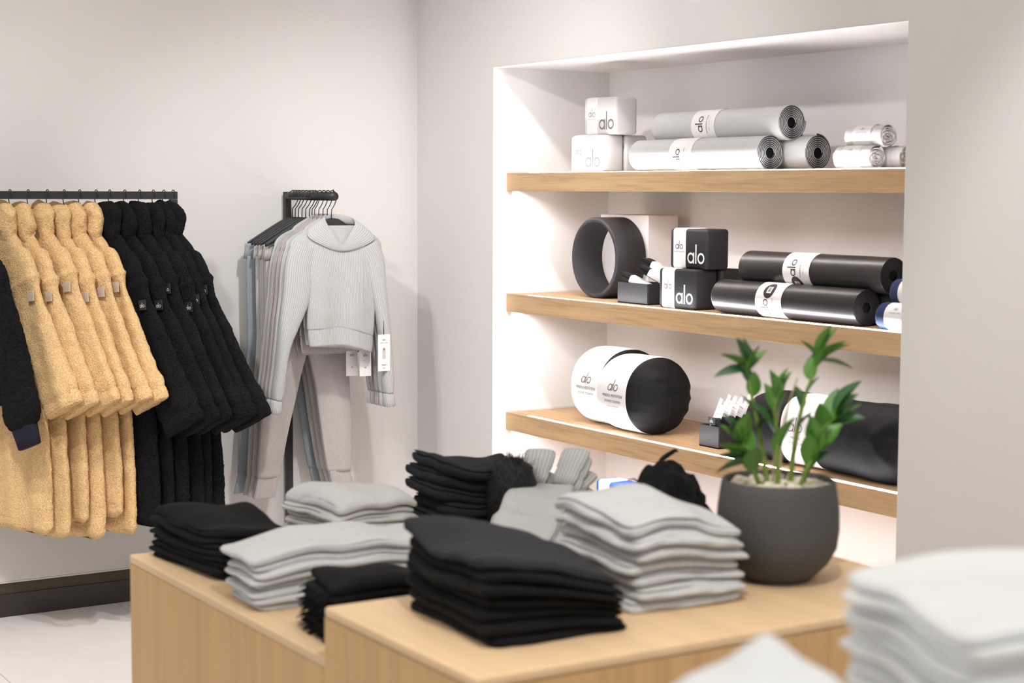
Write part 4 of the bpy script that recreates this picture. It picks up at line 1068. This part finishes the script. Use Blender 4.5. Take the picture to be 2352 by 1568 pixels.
for k in range(190):
    r_ = math.sqrt(rnd.random()) * .095; q = rnd.uniform(0, 2 * pi); s = rnd.uniform(.006, .011)
    c = np.array([r_ * math.cos(q), r_ * math.sin(q), .184 + rnd.uniform(0, .003)])
    rr = [ell(c + np.array([0, 0, s * .55 * math.sin(e)]), (s * math.cos(e) + 1e-4, 0, 0), (0, s * math.cos(e) * .85 + 1e-4, 0), 8) for e in np.linspace(-1.5, 1.5, 5)]
    v, f, uv = loft(rr, False); b.add(v, f)
b.make('pebbles', M['pebble'], t, True, 'stuff')

def leaf_mesh(L, W):
    nu, nv = 13, 7; V = []; F = []
    for i in range(nu):
        s = i / (nu - 1); w = W * math.sin(pi * min(1, s ** .85)) ** .8 * (1 - .15 * s) + .0006
        for j in range(nv):
            c = (j / (nv - 1)) * 2 - 1; V.append((s * L, c * w * .5, .25 * abs(c) * w - .14 * L * s * s))
    for i in range(nu - 1):
        for j in range(nv - 1): a = i * nv + j; F.append((a, a + nv, a + nv + 1, a + 1))
    n = len(V); V2 = [(x, y, z - .0008) for x, y, z in V]; F2 = [tuple(n + q for q in f[::-1]) for f in F]
    return V + V2, F + F2
leaf_v, leaf_f = leaf_mesh(1.0, .56)
leaf_me = {}
for nm in ('leaf', 'leaf_dark'):
    me = bpy.data.meshes.new('leaf'); me.from_pydata(leaf_v, [], leaf_f); me.materials.append(M[nm]); me.polygons.foreach_set('use_smooth', [True] * len(me.polygons)); leaf_me[nm] = me
def add_leaf(par, p, d, size, roll, dark):
    o = bpy.data.objects.new('leaf', leaf_me['leaf_dark' if dark else 'leaf']); COL.objects.link(o); o.parent = par
    d = Vector(d).normalized(); q = d.to_track_quat('X', 'Z'); o.rotation_mode = 'QUATERNION'
    from mathutils import Quaternion
    o.rotation_quaternion = q @ Quaternion((1, 0, 0), roll); o.location = p; o.scale = (size, size, size)
# local x = to the right in the picture, y = away, z = up (pot turned with the table)
rnd = random.Random(12)
stems = [([(-.018, .0, .17), (-.040, .0, .29), (-.058, .0, .375), (-.062, .0, .415)], 'tip'),
         ([(.022, .01, .17), (.038, .01, .30), (.058, .01, .38), (.082, .01, .44)], 'tip'),
         ([(-.004, -.02, .17), (-.010, -.03, .28), (-.014, -.03, .335), (-.010, -.03, .36)], 'full'),
         ([(.040, .0, .17), (.068, -.01, .25), (.092, -.01, .30), (.105, -.01, .325)], 'right'),
         ([(-.030, -.01, .17), (-.055, -.03, .22), (-.070, -.03, .255), (-.075, -.03, .27)], 'left'),
         ([(.030, -.03, .17), (.045, -.05, .22), (.058, -.05, .25), (.064, -.05, .265)], 'low')]
for pts, kind in stems:
    P = spline(pts, 24); v, f, uv = tube(P, np.linspace(.0055, .0018, 24), 8); s = mk('stem', v, f, M['stem'], t)
    k0 = {'tip': 7, 'full': 5, 'right': 8, 'left': 6, 'low': 6}[kind]
    idx = list(range(k0, 23, 3))
    for a, i in enumerate(idx):
        side = -1 if a % 2 else 1
        tg = P[min(i + 1, 23)] - P[i - 1]; tg /= np.linalg.norm(tg); az = rnd.uniform(-1.0, 1.0)
        out = np.array([side * math.cos(az), math.sin(az) * .8, 0])
        if kind == 'tip' and i < 17: sz = .050
        else: sz = .074
        d = tg * rnd.uniform(1.2, 1.8) + out * rnd.uniform(.45, .8)
        add_leaf(s, P[i], d, sz * rnd.uniform(.85, 1.15), rnd.uniform(-.6, .6), rnd.random() < .5)
    add_leaf(s, P[-1], P[-1] - P[-3], .06, 0, False)
    if kind == 'tip':
        sgn = -1 if pts[0][0] < 0 else 1
        for a in (-.1, 1.1): add_leaf(s, P[-3], (sgn * 1.0, rnd.uniform(-.3, .3), a * .7), .068, rnd.uniform(-.5, .5), a < .3)
        add_leaf(s, P[-3], (-sgn * .5, .1, .7), .055, .3, False)
    if kind == 'right':
        add_leaf(s, P[-2], (.45, -.1, .8), .085, .5, True); add_leaf(s, P[-8], (.75, -.1, .25), .07, .6, True)
    if kind == 'left':
        for a in (-.25, .15, .55): add_leaf(s, P[10], (-.9, -.25, a + .15), .075, .5, a < .2)
for pts in ([(-.01, .02, .17), (.0, .02, .32), (.018, .02, .405)], [(.004, .02, .17), (.012, .02, .30), (.036, .02, .392)], [(.02, .02, .17), (.03, .02, .26), (.045, .02, .34)]):
    v, f, uv = tube(spline(pts, 10), .0022, 6); mk('dry_twig', v, f, M['twig'], t)

# lettering belongs to the band, patch, card or tag it is printed on
HOST = {'lettering': ('paper_band', 'paper_sleeve', 'header_card'), 'small_print': ('paper_band',), 'dark_oval': ('paper_band',), 'barcode_label': ('paper_band',), 'barcode': ('paper_band',),
        'patch_lettering': ('brand_patch', 'woven_patch'), 'tag_lettering': ('hang_tag',), 'tag_picture': ('hang_tag',), 'tag_garment': ('hang_tag',), 'tag_cord': ('hang_tag',), 'face_seam': ('cover',), 'metal_ring': ('folded_webbing',), 'printed_logo': ('body',)}
for o in list(bpy.data.objects):
    st = o.name.split('.')[0]
    if st in HOST and o.parent is not None and o.parent.parent is None:
        for q in o.parent.children:
            if q.name.split('.')[0] in HOST[st]: o.parent = q; break
